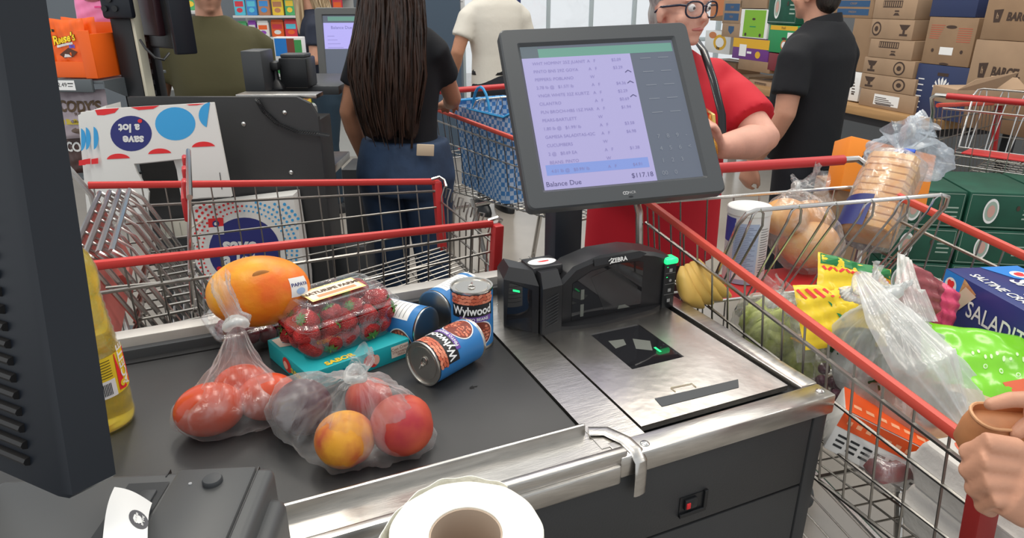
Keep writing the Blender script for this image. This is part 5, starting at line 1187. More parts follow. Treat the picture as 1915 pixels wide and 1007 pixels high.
# fist: built finger by finger around the rail corner
wr_ = D(1965, 935, .70); kn = D(1868, 850, .66)
d_ = (D(1860, 880, .66)-wr_).normalized(); 
def chain(pts, rs, mb=hb, n=12):
    mb.tube([V(p) for p in pts], rs, n); mb.ell(pts[-1], rs[-1], 10, 8)
pal = [D(2080, 1010, .78), D(1985, 950, .72), D(1925, 915, .69), D(1885, 893, .675)]
hb.tube(pal, [(.032, .026), (.030, .024), (.040, .022), (.038, .017)], 20, side=UP)
for k, (x, y, x2, y2, x3, y3, r) in enumerate(((1895, 838, 1845, 828, 1812, 846, .0108), (1885, 872, 1836, 862, 1812, 880, .0110), (1888, 905, 1840, 899, 1822, 914, .0105), (1897, 935, 1856, 933, 1838, 946, .0092))):
    b0 = D(x, y, .675); m1 = D(x2, y2, .665); m2 = D(x3, y3, .685); e3 = D(x3+14, y3+10, .715)
    chain([b0.lerp(pal[2], .6), b0, m1, m2, e3], [r*1.15, r*1.1, r, r*.93, r*.8])
obj('hand', hb, sk_hand, hp, mods=remesh(.0022, 9), smooth=80)
h2 = MB(); q_ = [D(2040, 760, .80), D(1985, 765, .79), D(1935, 758, .78)]
h2.tube(q_, [(.03, .02), (.04, .02), (.034, .015)], 16, side=UP)
for k, (x, y, x2, y2, x3, y3) in enumerate(((1930, 748, 1890, 748, 1852, 757), (1935, 790, 1915, 800, 1900, 812))):
    chain([q_[1], D(x, y, .78), D(x2, y2, .775), D(x3, y3, .775)], [.013, .0105, .0095, .0075], h2)
obj('hand', h2, sk_hand, hp, mods=remesh(.0025, 8), smooth=80)
wt2 = thing('leather_wallet', 'tan leather purse with stitched rim held by the hands at the right edge', 'purse', tuple(D(1890, 830, .80)))
wm_ = frame(D(1888, 796, .80), RT*1+V((0, 0, -.08)), z=-FW*.6+UP*.8)
lthr = mat('tan leather', (.52, .22, .09), .5, noise=.15, nscale=20)
obj('pouch', MB().loft([[(x*k, y*k2, z) for x, y, _ in rrect(.05, .022, .02, 0, 5)] for k, k2, z in ((.7, .6, -.05), (.95, 1, -.035), (1.0, 1.05, -.01), (1.0, .9, .012), (.97, .8, .014), (.96, .75, .005))], M=wm_), lthr, wt2)
obj('rim', MB().tube([wm_ @ V((x*1.0, y*.9, .013)) for x, y, _ in rrect(.05, .022, .02, 0, 5)], .002, 6, closed=True), mat('pale leather rim', (.68, .36, .18), .5), wt2)
# ---------------------------------------------------------------- the shop behind
def bill(px, py, d, w_, h_, rt_=1, fw_=0, t=.02):
    """upright frame centred at a point, x to the right across the view turned by fw_"""
    p = D(px, py, d); x = (V((RT.x, RT.y, 0))*rt_+HF*fw_).normalized(); return frame(p, x, z=(0, 0, 1))
# neighbouring checkout: dark bagging end with bag rack
npnl = thing('neighbour_counter', 'charcoal end panel and top of the neighbouring checkout behind the bag rack', 'counter', (.2, 2.25, 0))
NM = frame(D(520, 300, 2.17), V((RT.x, RT.y, 0)), z=(0, 0, 1)); NM.translation.z = 0
def P2(px, py, dep=None):  # point of the end panel plane seen at px,py
    o = NM.translation; n = NM.col[1].xyz; r = ray(px, py); tt = (o-CAMP).dot(n)/r.dot(n); q = CAMP+r*tt; return (NM.inverted() @ q)
pA, pB, pC = P2(448, 180), P2(600, 175), P2(622, 455)
zt_n = pA.z
pL = P2(268, 300).x; poly = [(pL, 0), (pC.x, 0), (pC.x, zt_n-.06), (pC.x-.02, zt_n-.02), (pC.x-.06, zt_n), (pL, zt_n)]
obj('end_panel', MB().prism([(x, z) for x, z in poly], 0, .02, M=NM @ Matrix.Rotation(R(90), 4, 'X')), dkmetal, npnl, smooth=20)
obj('body', MB().bbox(pL+.02, pC.x-.05, .03, .32, .02, zt_n-.10, .004, M=NM), dkmetal, npnl)
obj('back_counter', MB().bbox(pB.x-.35, pB.x-.03, .35, .80, zt_n-.04, zt_n-.01, .003, M=NM), dkpl, npnl)
obj('steel_top', MB().bbox(pA.x-.02, pB.x-.02, .02, .10, zt_n-.01, zt_n+.002, .001, M=NM).bbox(pC.x-.3, pC.x-.06, .34, .60, .84, .87, .003, M=NM), steel, npnl)
obj('side_unit', MB().bbox(pC.x-.02, pC.x+.10, .04, .18, .02, .66, .004, M=NM), dkpl, npnl)
for x, y in ((536, 209), (548, 320), (460, 230)):
    q = P2(x, y); obj('bolt', MB().lathe([(.007, 0), (.007, .002), (.004, .005), (.001, .0055)], 14, M=NM @ frame((q.x, -.020, q.z), (1, 0, 0), z=(0, -1, 0))), chrome, npnl)
cc_ = MB(); cpts = [P2(x, y) for x, y in ((487, 183), (500, 205), (525, 228), (560, 243), (600, 247), (618, 250))]
L_ = []; K = 520
for i in range(K):
    u = i/K*(len(cpts)-1); k = min(int(u), len(cpts)-2); q = cpts[k].lerp(cpts[k+1], u-k); a = i*.55
    L_.append(NM @ V((q.x+.006*math.cos(a), -.032+.006*math.sin(a), q.z+.004*math.sin(a))))
cc_.tube(L_, .0016, 4)
tag(obj('coiled_cord', cc_, black, smooth=60), 'black coiled cord hanging over the neighbouring charcoal counter panel', 'cord')
# bag stack on its rack
bs = thing('bag_rack', 'stack of dotted white carrier bags hanging upside down on a rack', 'carrier bags', (-.1, 2.1, .8))
bgm = mat('white bag plastic', (.80, .79, .76), .42)
def bagshape(ox, oy, k):
    # outline in panel coordinates, hanging by the handles at the bottom
    pts = [(232, 190), (440, 178), (470, 342), (408, 345), (400, 292), (395, 275), (300, 285), (305, 300), (325, 335), (322, 372), (262, 378)]
    out = []
    for x, y in pts: q = P2(x+ox, y+oy); out.append((q.x, q.z))
    return out
back = [P2(x, y) for x, y in ((185, 205), (235, 188), (262, 378), (200, 385))]
obj('bag_stack', MB().prism([(q.x, q.z) for q in back], .03, .11, M=NM @ Matrix.Rotation(R(90), 4, 'X')), bgm, bs, smooth=20)
layers = [(-34, 8), (-22, 5), (-5, 3), (0, 0)]
for k, (ox, oy) in enumerate(layers):
    y0 = -.125-.010*k
    b_ = MB().prism(bagshape(ox, oy, k), -y0-.0, -y0+.008, M=NM @ Matrix.Rotation(R(90), 4, 'X'))
    bg_o = obj('carrier_bag', b_, bgm, bs, smooth=20)
    dfn = lambda u, v, h, y0=y0, ox=ox, oy=oy: (lambda q: NM @ V((q.x, y0-.0085-h, q.z)))(P2(u+ox, v+oy))
    d = Decal(dfn)
    if k == 3:
        d.disc(296, 232, 36, 31, 0, 0, 32); d.disc(373, 215, 35, 29, 1, 0, 32)
        d.text('save', 300, 243, 21, 2, .0008, sx=-1, bold=.04); d.text('a lot', 293, 222, 20, 2, .0008, sx=-1, bold=.04); d.disc(312, 210, 4, 3.5, 3, .001, 12)
        d.chord(437, 200, 23, 23, 115, 262, 1, .0008)
        d.poly([(252, 189), (276, 187.5), (268, 196), (250, 200), (238, 200), (234, 191)], 3); d.poly([(296, 186), (346, 183), (335, 189), (310, 191)], 3, .0008); d.poly([(392, 181.2), (425, 179.5), (412, 182.5), (398, 183)], 3, .0008)
        for (cx_, cy_) in ((274, 273), (346, 264), (422, 252)): d.chord(cx_, cy_+6, 21, 12, 190, 340, 3, .0008)
        d.rect(450.5, 451.7, 300, 330, 4, .001, rot=-.12)
    else:
        d.chord(214+18, 238, 9, 20, -85, 85, 1, .0008)
        d.poly([(228, 275), (240, 273), (240, 283), (228, 284)], 3)
    obj('printing', d, [mat('bag navy', (.03, .035, .19), .5), mat('bag sky blue', (.05, .38, .76), .5), white, redp, black], bg_o, smooth=0)
rk_ = MB()
for x in (400, 262): q = P2(x, 384); rk_.tube([NM @ V((q.x, -.05, q.z-.02)), NM @ V((q.x, -.18, q.z-.02))], .004, 6)
q0_, q1_ = P2(316, 418), P2(420, 418)
rk_.bbox(q0_.x, q1_.x, -.06, -.05, q0_.z-.03, q0_.z+.03, .003, M=NM); obj('rack_plate', rk_, mat('beige slotted plate', (.60, .57, .48), .5), bs)
sl = MB()
for k in range(7): x = q0_.x+.015+(q1_.x-q0_.x-.03)*k/6; sl.box(x-.0015, x+.0015, -.0605, -.0600, q0_.z-.022, q0_.z+.022, M=NM)
obj('slot', sl, mat('plate slot shade', (.35, .33, .28), .6), bs, smooth=0)
# reusable dotted bag
rbg = thing('tote_bag', 'white tote bag with red and blue dots behind the empty cart', 'tote bag', (.15, 2.05, .45))
rbf = lambda u, v, h: (lambda q: NM @ V((q.x, -.1008-h, q.z)))(P2(u, v))
tb_ = MB().prism([(q.x, q.z) for q in [P2(x, y) for x, y in ((382, 372), (565, 350), (588, 500), (590, 560), (378, 560))]], .03, .10, M=NM @ Matrix.Rotation(R(90), 4, 'X'))
obj('bag_body', tb_, bgm, rbg, smooth=20)
d = Decal(rbf); d.disc(478, 450, 64, 60, 0, 0, 40)
for ring_, (rr1, nn, sz) in enumerate(((76, 60, 2.6), (85, 66, 3.0), (94, 70, 3.4), (104, 74, 3.8), (114, 78, 4.2))):
    for k in range(nn):
        a = 2*math.pi*k/nn; x, y = 478+rr1*math.cos(a), 450+rr1*.95*math.sin(a)
        if 388 < x < 575 and 362 < y < 545: d.disc(x, y, sz*.7, sz*.7, 3 if (math.cos(a*1+.6) < .55) else 1, .0005, 8)
d.text('save', 470, 440, -36, 2, .001, sx=-1, bold=.04); d.text('a lot', 470, 466, -34, 2, .001, sx=-1, bold=.04); d.disc(433, 482, 5, 4, 3, .001)
d.poly([(413, 392), (440, 390), (441, 405), (414, 408)], 3, .001); d.poly([(414, 408), (441, 405), (442, 420), (416, 421)], 2, .001); d.disc(427, 401, 6, 6, 0, .0014); d.disc(427, 401, 3, 3, 2, .0018)
obj('printing', d, [MATS['bag navy'], MATS['bag sky blue'], white, redp], rbg, smooth=0)
# things on the neighbouring counter
ctop = zt_n-.01
def onc(px, py): return A(px, py, ctop)
t = thing('card_printer', 'small black printer on the neighbouring counter', 'printer', tuple(onc(572, 162)))
p = onc(553, 165); M_ = frame(p, RT.xy.to_3d(), z=(0, 0, 1)); obj('body', MB().bbox(-.05, .045, 0, .12, 0, .10, .006, M=M_), black, t); obj('lid', MB().bbox(-.045, .04, .01, .09, .10, .112, .004, M=M_), dkpl, t)
t = thing('hand_scanner', 'black handheld scanner in its stand on the neighbouring counter', 'scanner', tuple(onc(519, 168)))
p = onc(519, 165); M_ = frame(p, RT.xy.to_3d(), z=(0, 0, 1)); obj('base', MB().loft([[(x, y, z) for x, y, _ in rrect(a, b, .01, 0)] for z, a, b in ((0, .028, .03), (.01, .026, .028), (.03, .01, .012), (.06, .008, .01))], M=M_), black, t); obj('scan_head', MB().bbox(-.02, .02, -.03, .03, .06, .09, .008, M=M_), black, t)
t = thing('desk_box', 'dark box unit beside the person in olive on the neighbouring counter', 'terminal', tuple(onc(487, 172))); p = onc(490, 172); M_ = frame(p, RT.xy.to_3d(), z=(0, 0, 1)); obj('case', MB().bbox(-.055, .012, 0, .12, 0, .13, .004, M=M_), dkpl, t)
t = thing('printed_box', 'green and white printed box standing behind the handheld scanner', 'box', tuple(onc(525, 150))); p = onc(487, 155)+HF*.2; M_ = frame(p, RT.xy.to_3d(), z=(0, 0, 1)); obj('carton', MB().bbox(0, .11, 0, .05, -.0, .15, .002, M=M_), white, t)
d = Decal(lambda u, v, h: M_ @ V((u, -.0005-h, v))); d.rect(.004, .05, .08, .145, 0); d.rect(.05, .08, .085, .145, 1); d.disc(.07, .05, .03, .03, 2); d.disc(.02, .03, .02, .02, 2); d.rect(.08, .108, .01, .14, 2); obj('printing', d, [MATS['box sky blue'], MATS['brown print'], mat('leaf green print', (.06, .35, .10), .5)], t, smooth=0)
# second display "Balance Due"
SB = frame(D(668, 88, 3.0), (V((RT.x, RT.y, 0))+HF*.12), z=(V((HF.x, HF.y, 0))*-1+V((0, 0, .18)))); sbw, sbh = .172, .165
t = thing('balance_display', 'grey customer display reading Balance Due, half hidden by the long dark hair', 'display', (SB.translation.x, SB.translation.y, .95))
r3 = lambda a, r, z: [SB @ V(p) for p in rrect(sbw-a, sbh-a, r, z)]
obj('bezel', MB().loft([r3(.02, .012, -.04), r3(0, .012, -.028), r3(0, .014, -.004), r3(.003, .013, 0), r3(.028, .004, 0), r3(.033, .003, -.006)]), mat('mid grey bezel', (.10, .105, .105), .45), t, smooth=35)
d = Decal(flat(SB @ Matrix.Translation((0, 0, -.0055)))); a, b = sbw-.033, sbh-.033; d.rect(-a, a, -b, b, 0, 0); d.rect(-a+.02, a, b-.022, b-.004, 1, .0003); d.rect(-a, a*.9, -b*.05, b-.03, 2, .0004)
d.text('Balance Due', -a*.45, b*.62, .018, 3, .0008); d.text('$10.00', a*.42, b*.62, .018, 3, .0008)
for k in range(4): d.rect(-a*.9, -a*.9+.03+.012*k, b*.35-.016*k, b*.36-.016*k, 3, .0008)
obj('screen', d, [mats_s[0], mats_s[1], mat('lilac lit screen', (.1, .1, .15), .3, emit=(.40, .36, .80, 1)), mats_s[1] if 0 else mat('lilac text', (.05, .05, .1), .4, emit=(.12, .11, .3, 1))], t, smooth=0)
obj('post', MB().bbox(-.03, .03, .03, .07, .70, 1.25, .005, M=frame((SB.translation.x, SB.translation.y, 0), RT.xy.to_3d(), z=(0, 0, 1))), dkpl, t)
obj('foot', MB().bbox(-.12, .12, .0, .25, .0, .70, .005, M=frame((SB.translation.x, SB.translation.y, 0), RT.xy.to_3d(), z=(0, 0, 1))), dkpl, t)
# dark monitor on a pole seen from behind
M_ = frame(D(300, 30, 2.25), V((RT.x, RT.y, 0))*.75+HF*-.62, z=(0, 0, 1)); t = thing('lane_monitor', 'near-black monitor seen from behind on a tall pole, beside the person in olive', 'monitor', (M_.translation.x, M_.translation.y, .9))
obj('housing', MB().bbox(-.12, .12, -.02, .03, -.10, .28, .008, M=M_), black, t); obj('rim', MB().bbox(.11, .135, -.03, .04, -.115, .3, .006, M=M_), navp, t)
obj('rear_box', MB().bbox(-.09, .06, -.045, -.018, -.06, .15, .006, M=M_), mat('dark maroon plastic', (.03, .01, .014), .4), t)
pq = frame(D(235, 100, 2.2), RT.xy.to_3d(), z=(0, 0, 1)); obj('pole', MB().bbox(-.03, .035, 0, .05, -1.0, .30, .004, M=pq), black, t); obj('side_strip', MB().bbox(.036, .046, .0, .05, -1.0, .32, .002, M=pq), mat('ivory trim', (.55, .53, .42), .5), t)
obj('bracket', MB().bbox(-.035, .06, -.03, 0, .105, .19, .01, M=pq), navp, t)
cm_ = MB().tube([D(262, 75, 2.1), D(272, 90, 2.08), D(290, 108, 2.08), D(306, 112, 2.09), D(316, 100, 2.12)], .004, 8); obj('cable', cm_, black, t)
cl = MB()
for dx, dz_ in ((-.02, .172), (-.002, .162), (-.02, .135), (.012, .135)): cl.tube([pq @ V((dx, -.03, dz_)), pq @ V((dx, -.037, dz_))], .009, 14)
obj('camera_lens', cl, black, t)
# candy shelf at left
ck_ = thing('candy_shelf', 'black wire-sided candy shelf with grey price rail at the left', 'shelf', (-.35, 2.5, 0))
KM = frame(D(160, 170, 2.15), (V((RT.x, RT.y, 0))-HF*.10), z=(0, 0, 1)); ki = KM.inverted()
def K2(px, py):
    o = KM.translation; n = KM.col[1].xyz; r = ray(px, py); q = CAMP+r*((o-CAMP).dot(n)/r.dot(n)); q = ki @ q; return q
gr = mat('grey price rail', (.10, .115, .125), .5)
s1 = K2(100, 150); s2 = K2(180, 150)
obj('board', MB().bbox(s1.x-.2, s2.x+.02, 0, .35, s1.z-.01, s1.z, .002, M=KM).bbox(s1.x-.2, s2.x+.02, 0, .35, K2(100, 330).z-.01, K2(100, 330).z, .002, M=KM).bbox(s1.x-.2, s2.x+.02, 0, .35, .15-KM.translation.z, .17-KM.translation.z, .002, M=KM), gr, ck_)
obj('price_rail', MB().bbox(s1.x-.2, s2.x-.01, -.012, 0, s1.z-.035, s1.z+.005, .003, M=KM), gr, ck_)
brk = MB().prism([(0, 0), (.22, 0), (.22, -.11), (0, -.02)], 0, .004, M=KM @ frame((s2.x+.02, 0, s1.z), (0, 1, 0), z=(1, 0, 0))); obj('side_bracket', brk, gr, ck_)
up_ = MB().bbox(s2.x+.02, s2.x+.06, .23, .27, -KM.translation.z, .35, .003, M=KM).bbox(s2.x+.02, s2.x+.06, -.0, .03, -KM.translation.z, -KM.translation.z+.02, .003, M=KM); obj('upright', up_, black, ck_)
slt = MB()
for k in range(16): slt.box(s2.x+.035, s2.x+.045, .2285, .2295, -.25+.035*k, -.235+.035*k, M=KM)
obj('upright_slot', slt, mat('slot grey', (.10, .10, .11), .6), ck_, smooth=0)
d = Decal(lambda u, v, h: KM @ V((u, -.0125-h, v))); tg = K2(112, 158); d.rect(tg.x, tg.x+.06, tg.z-.016, tg.z+.014, 0, .0005); d.text('2.49', tg.x+.018, tg.z, .018, 1, .001); d.rect(tg.x+.036, tg.x+.055, tg.z+.003, tg.z+.006, 1, .001); d.rect(tg.x+.036, tg.x+.052, tg.z-.005, tg.z-.003, 1, .001)
obj('price_tag', d, [paper, black], ck_, smooth=0)
orm = mat('candy orange', (.88, .13, .01), .35)
def standing(name, label, px0, py0, px1, py1, dep, m, seed, dec, group=None, y=.03, cat='candy packet', T=.025, dx=0):
    ym_ = (max(py0, 0)+py1)/2; a_, b_ = K2(px0, ym_), K2(px1, ym_); a_.x += dx; b_.x += dx; a_.z = K2((px0+px1)/2, py1).z; b_.z = K2((px0+px1)/2, py0).z; L_, H_ = b_.x-a_.x, b_.z-a_.z
    M_ = KM @ frame(((a_.x+b_.x)/2, y, (a_.z+b_.z)/2), (0, 0, -1), z=(0, -1, .12))
    M_ = KM @ frame(((a_.x+b_.x)/2, y, (a_.z+b_.z)/2), (1, 0, 0), z=(0, -1, .10))
    t = thing(name, label, cat, tuple(KM @ V(((a_.x+b_.x)/2, y, a_.z))), group=group)
    mb, f = pillow(M_, L_, H_, T, .002, 24, 24, seed); obj('wrapper', mb, m, t, smooth=180)
    d = Decal(lambda u, v, h: f(u, v, 1, h)); ms = dec(d); obj('printing', d, ms, t, smooth=0); return t
cy = mat('candy yellow', (.95, .68, .02), .4); chb = mat('chocolate brown', (.10, .03, .012), .4); cbl = mat('candy blue', (.05, .10, .6), .4)
def reese(d):
    d.text("Reese's", -.05, .32, .42, 2, .002, rot=.14, bold=.06, sx=1.0); d.text("Reese's", -.05, .32, .42, 0, .003, rot=.14, bold=.03); d.rect(-.5, .4, .08, .16, 4, .002, 6, 1, rot=.14); d.text('BAR', .35, .06, .16, 3, .003, bold=.04)
    d.poly([(-.45, -.22), (.15, .02), (.6, -.12), (.35, -.30), (-.2, -.34)], 1, .002); d.poly([(-.2, -.32), (-.1, -.2), (.15, -.22), (.3, -.30)], 4, .003); d.rect(-.85, -.5, -.76, -.62, 2, .002); d.text('XL', -.68, -.69, .12, 0, .003); d.text("Reese's", .1, -.70, .24, 0, .003, bold=.04); d.rect(-.9, -.6, .55, .64, 2, .002); d.text('XL', -.75, .6, .1, 0, .003)
    return [cy, chb, black, cbl, white]
standing('peanut_butter_bar', 'orange candy bar packet with yellow lettering at the front of its display carton', 84, 36, 150, 146, 2.1, orm, 1, reese, 'orange candy bars on the shelf')
standing('peanut_butter_bar', 'orange candy bar packet behind the front one in its display carton', 92, 34, 156, 144, 2.1, orm, 2, lambda d: [orm] if d.rect(-.2, .2, -.1, .1, 0, .001) else None, 'orange candy bars on the shelf', y=.07)
t = thing('display_carton', 'orange open display carton holding the candy bars', 'display carton', tuple(KM @ V((K2(170, 140).x, .1, K2(170, 146).z))))
c0, c1_ = K2(86, 146), K2(184, 146); tpz = K2(160, 44).z
mbx = MB().bbox(c0.x, c1_.x, .0, .003, c0.z+.002, c0.z+.05, .001, M=KM).bbox(c0.x, c1_.x, .16, .163, c0.z, tpz, .001, M=KM).bbox(c1_.x-.003, c1_.x, .0, .16, c0.z, tpz-.03, .001, M=KM).bbox(c0.x, c0.x+.003, 0, .16, c0.z, tpz, .001, M=KM).bbox(K2(152, 100).x, c1_.x, -.002, .002, c0.z, tpz-.02, .001, M=KM)
obj('carton', mbx, orm, t)
def pinkd(d): d.disc(0, .45, .5, .25, 1, .002, 20, rings=2); d.text('BUBBLE', 0, .5, .22, 0, .003, bold=.05); d.text('GUM', 0, .38, .18, 2, .003, bold=.05); d.rect(.1, .6, -.05, .02, 2, .002, 4, 1); return [cy, mat('candy purple', (.3, .08, .1), .4), mat('candy magenta', (.75, .05, .25), .4)]
standing('pink_gum_bag', 'pink candy bag standing above and behind the orange packets', 122, -35, 205, 62, 2.1, mat('candy pink', (.85, .25, .48), .4), 3, pinkd, y=.18, dx=-.095)
def cody(d): d.text("CODY'S", 0, .30, .62, 0, .002, bold=.04, sx=.75); d.rect(-.85, .85, -.42, -.20, 1, .001, 6, 1); d.text('ORIGINAL', 0, -.31, .17, 0, .002, bold=.01); d.text('ROAST', .1, .0, .2, 0, .002); d.disc(.1, -.68, .6, .16, 2, .001, 16, rings=2); return [mat('dark brown print', ()) if 0 else MATS['dark brown print'], mat('olive yellow band', (.5, .38, .03), .5), mat('peanut shade', (.12, .08, .06), .6)]
lav = mat('mauve grey pouch', (.36, .30, .33), .35); dkc = mat('dark chocolate pouch', (.06, .025, .02), .35)
standing('snack_pouch', 'mauve grey pouch with yellow band under the candy shelf', 96, 170, 192, 262, 2.1, lav, 5, cody, 'snack pouches under the candy shelf', y=.03, cat='snack pouch')
standing('snack_pouch', 'dark brown pouch with white lettering low under the candy shelf', 100, 240, 186, 330, 2.1, dkc, 6, lambda d: [white] if d.text("CODY'S", 0, .1, .55, 0, .002, bold=.03, sx=.8) else None, 'snack pouches under the candy shelf', y=.05, cat='snack pouch')
# far candy rack and other colour behind the pole: rows of packets on a gondola
cols = [(.75, .12, .02), (.25, .05, .40), (.80, .55, .05), (.05, .25, .60), (.6, .04, .06), (.7, .7, .68), (.08, .40, .15), (.45, .2, .1), (.1, .5, .65)]
cmats = [mat('packet colour %d' % i, c, .4) if 0 else mat(['orange packet', 'purple packet', 'yellow packet', 'blue packet', 'red packet', 'white packet', 'green packet', 'brown packet', 'teal packet'][i], c, .45) for i, c in enumerate(cols)]
def rack(label, M_, Wd_, levels, n, seed, glabel, ggroup, top=1.9, back=(.55, .56, .55), dp=.3, hgt=.16, name='snack_rack', cat='packet', skip=None):
    t = thing(name, label, 'rack', M=M_)
    obj('back_panel', MB().box(0, Wd_, dp, dp+.02, 0, top), mat(name+' panel', back, .6), t, world=False, smooth=0)
    mb = MB()
    for z in levels: mb.bbox(0, Wd_, 0, dp, z-.02, z, .002)
    obj('shelf_board', mb, mat('pale shelf metal', (.55, .56, .56), .5), t, world=False)
    rg = random.Random(seed); base = None; made = []
    for z in levels:
        x = .01; kk_ = 0
        while x < Wd_-.06:
            ci_ = (kk_*4+levels.index(z)*2) % 9; pn_ = (ci_+1+(kk_//9+levels.index(z)) % 7) % 9; kk_ += 1; w_ = rg.uniform(.07, .12); h_ = hgt*rg.uniform(.75, 1.1)
            p_ = M_ @ V((x+w_/2, .04+rg.uniform(0, .03), z))
            px_ = [(p_-CAMP).dot(RT)/((p_-CAMP).dot(FW)), (p_-CAMP).dot(UP)/((p_-CAMP).dot(FW))]
            if abs(px_[0]) < .80 and px_[1] < .45 and not (skip and skip(x, z)):
                o = thing('snack_packet', '%s with %s panel %s' % (cmats[ci_].name, cmats[pn_].name.split()[0], glabel % ['lowest', 'second', 'third', 'fourth', 'fifth', 'top'][levels.index(z)]), cat, M=frame(p_, M_.col[0].xyz, z=(0, 0, 1)), group=ggroup)
                mb = MB(); mb.bbox(-w_/2, w_/2, -.012, .02, 0, h_, .008, 2); mb.box(-w_/2*.9, w_/2*.9, -.004, .002, h_-.003, h_+.012)
                ci = ci_; obj('wrapper', mb, cmats[ci], o, world=False)
                d = Decal(lambda u, v, h: V((u, -.0125-h, v))); d.rect(-w_*.38, w_*.38, h_*.5, h_*.8, 0); d.disc(0, h_*.3, w_*.28, h_*.14, 1, .0005, 10); obj('printing', d, [cmats[pn_], cmats[(ci+5) % 9]], o, world=False, smooth=0)
            x += w_+.012
    return t
RXY = V((RT.x, RT.y, 0))
mg = D(452, 150, 6.2); rack('pale rack of magazines and snack packets at the back, behind the blonde person', frame((mg.x, mg.y, 0), RXY, z=(0, 0, 1)), 1.0, [.55, .75, .95, 1.13, 1.31, 1.5], 8, 3, 'on the %s shelf of the back rack', 'packets on the pale back rack', top=1.9, hgt=.155)
mg2 = D(255, 120, 4.2); rack('rack of bright snack packets seen between the pole and the person in olive', frame((mg2.x-.1, mg2.y, 0), RXY, z=(0, 0, 1)), .55, [.5, .72, .94, 1.16, 1.38], 5, 8, 'on the %s shelf behind the dark pole', 'packets on the rack behind the pole', hgt=.15, name='candy_rack')
# poster with cartoon-coloured print left out: plain colour poster
# blue wall, pillars, glass front
bl = mat('slate blue wall paint', (.055, .085, .125), .6)
def wallseg(name, a, b, z0_, z1_, m, th=.12, kind='structure'):
    a, b = V((a.x, a.y, 0)), V((b.x, b.y, 0)); x = (b-a); L_ = x.length; return tag(obj(name, MB().box(0, L_, 0, th, z0_, z1_, M=frame(a, x, z=(0, 0, 1))), m, smooth=0), kind='structure')
wa, wb2 = D(690, 100, 6.4), D(862, 100, 6.4)
wallseg('wall_blue', wa, wb2, 0, 3.2, bl, .3)
for x in (812, 845): q = D(x, 60, 6.38); tag(obj('trim_%d' % (1 if x == 812 else 2), MB().box(-.012, .012, -.012, .0, 0, 3.2, M=frame((q.x, q.y, 0), RXY, z=(0, 0, 1))), mat('dark trim', (.03, .045, .07), .5), smooth=0), kind='structure')
q = D(757, 120, 6.36)
for i, (x, y) in enumerate(((833, 4), (858, 8))):
    q = D(x, y, 6.36); tag(obj('wall_notice', MB().bbox(-.055, .055, -.006, 0, -.07, .06, .001, M=frame(q, RXY, z=(0, 0, 1))).box(-.04, .04, -.0065, -.006, .02, .024, 1, M=frame(q, RXY, z=(0, 0, 1))), [paper, black]), ['small white notice on the blue wall, the left one', 'small white notice at the right edge of the blue wall'][i], 'notice')
# dark wall behind the racks
l0, l1 = D(-250, 60, 7.6), D(700, 60, 7.6); wallseg('wall_back', l0, l1, 0, 3.2, mat('cluttered back wall', (.16, .18, .20), .7), .1)
q = D(560, 10, 6.9)
for i, (x, c) in enumerate(((455, 'blue packet'), (630, 'white packet'))): pass
# glazed front
g0, g1 = D(862, 60, 8.6), D(1420, 60, 8.6); gx = (g1-g0); gx.z = 0; GL = gx.length; GMx = frame((g0.x, g0.y, 0), gx, z=(0, 0, 1))
alu = mat('window aluminium', (.62, .70, .72), .4, .2)
nW = 7
for k in range(nW):
    x0_, x1_ = GL*k/nW, GL*(k+1)/nW
    f_ = MB().bbox(x0_, x0_+.05, 0, .08, 0, 3.2, .004, M=GMx).bbox(x0_+.05, x1_, 0, .08, 0, .12, .004, M=GMx).bbox(x0_+.05, x1_, .01, .07, .95, 1.0, .004, M=GMx).bbox(x0_+.05, x1_, 0, .08, 2.4, 2.46, .004, M=GMx)
    wo = struct('window_%d' % (k+1), f_, alu)
    gp_ = MB().box(x0_+.05, x1_, .035, .04, .12, 3.1, M=GMx); obj('pane', gp_, film('window glass', (.9, 1, 1), .0, .01, .08, 2, (1, 1, 1), .8), wo, smooth=0)
# outdoors: bright pavement, planter and distant wall
out_g = struct('pavement', MB().box(-1, GL+3, .3, 14, -.05, -.01, M=GMx), mat('bright pavement', (.95, .95, .94), .8), smooth=0)
pd_ = MB().bbox(GL*.80, GL*.86, 2.0, 2.4, 0, 1.25, .01, M=GMx); tag(obj('stone_post', pd_, mat('tan masonry', (.55, .45, .36), .8)), 'tan masonry post outside, seen through the glass front', 'post')
# banner beside the person in white
q = D(962, 20, 6.0); bn = thing('banner', 'narrow navy banner with a white dog-shaped mark beside the person in white', 'banner', (q.x, q.y, 0)); BMx = frame((q.x, q.y, 0), RXY, z=(0, 0, 1))
obj('cloth', MB().bbox(-.055, .055, 0, .01, .9, 2.2, .002, M=BMx), mat('banner navy', (.02, .035, .14), .6), bn); d = Decal(lambda u, v, h: BMx @ V((u, -.0005-h, v))); d.poly([(-.04, 1.28), (-.02, 1.36), (.0, 1.42), (.01, 1.36), (.03, 1.28), (.02, 1.2), (-.02, 1.22)], 0); d.text('SERVICE', 0, 1.47, .022, 0); obj('lettering', d, [white], bn, smooth=0)
obj('pole', MB().tube([BMx @ V((0, .02, 0)), BMx @ V((0, .02, 2.2))], .012, 8), chrome, bn)
# right-hand wall behind the boxes
r0, r1 = D(1330, 60, 6.4), V((4.9, -.6, 0)); 
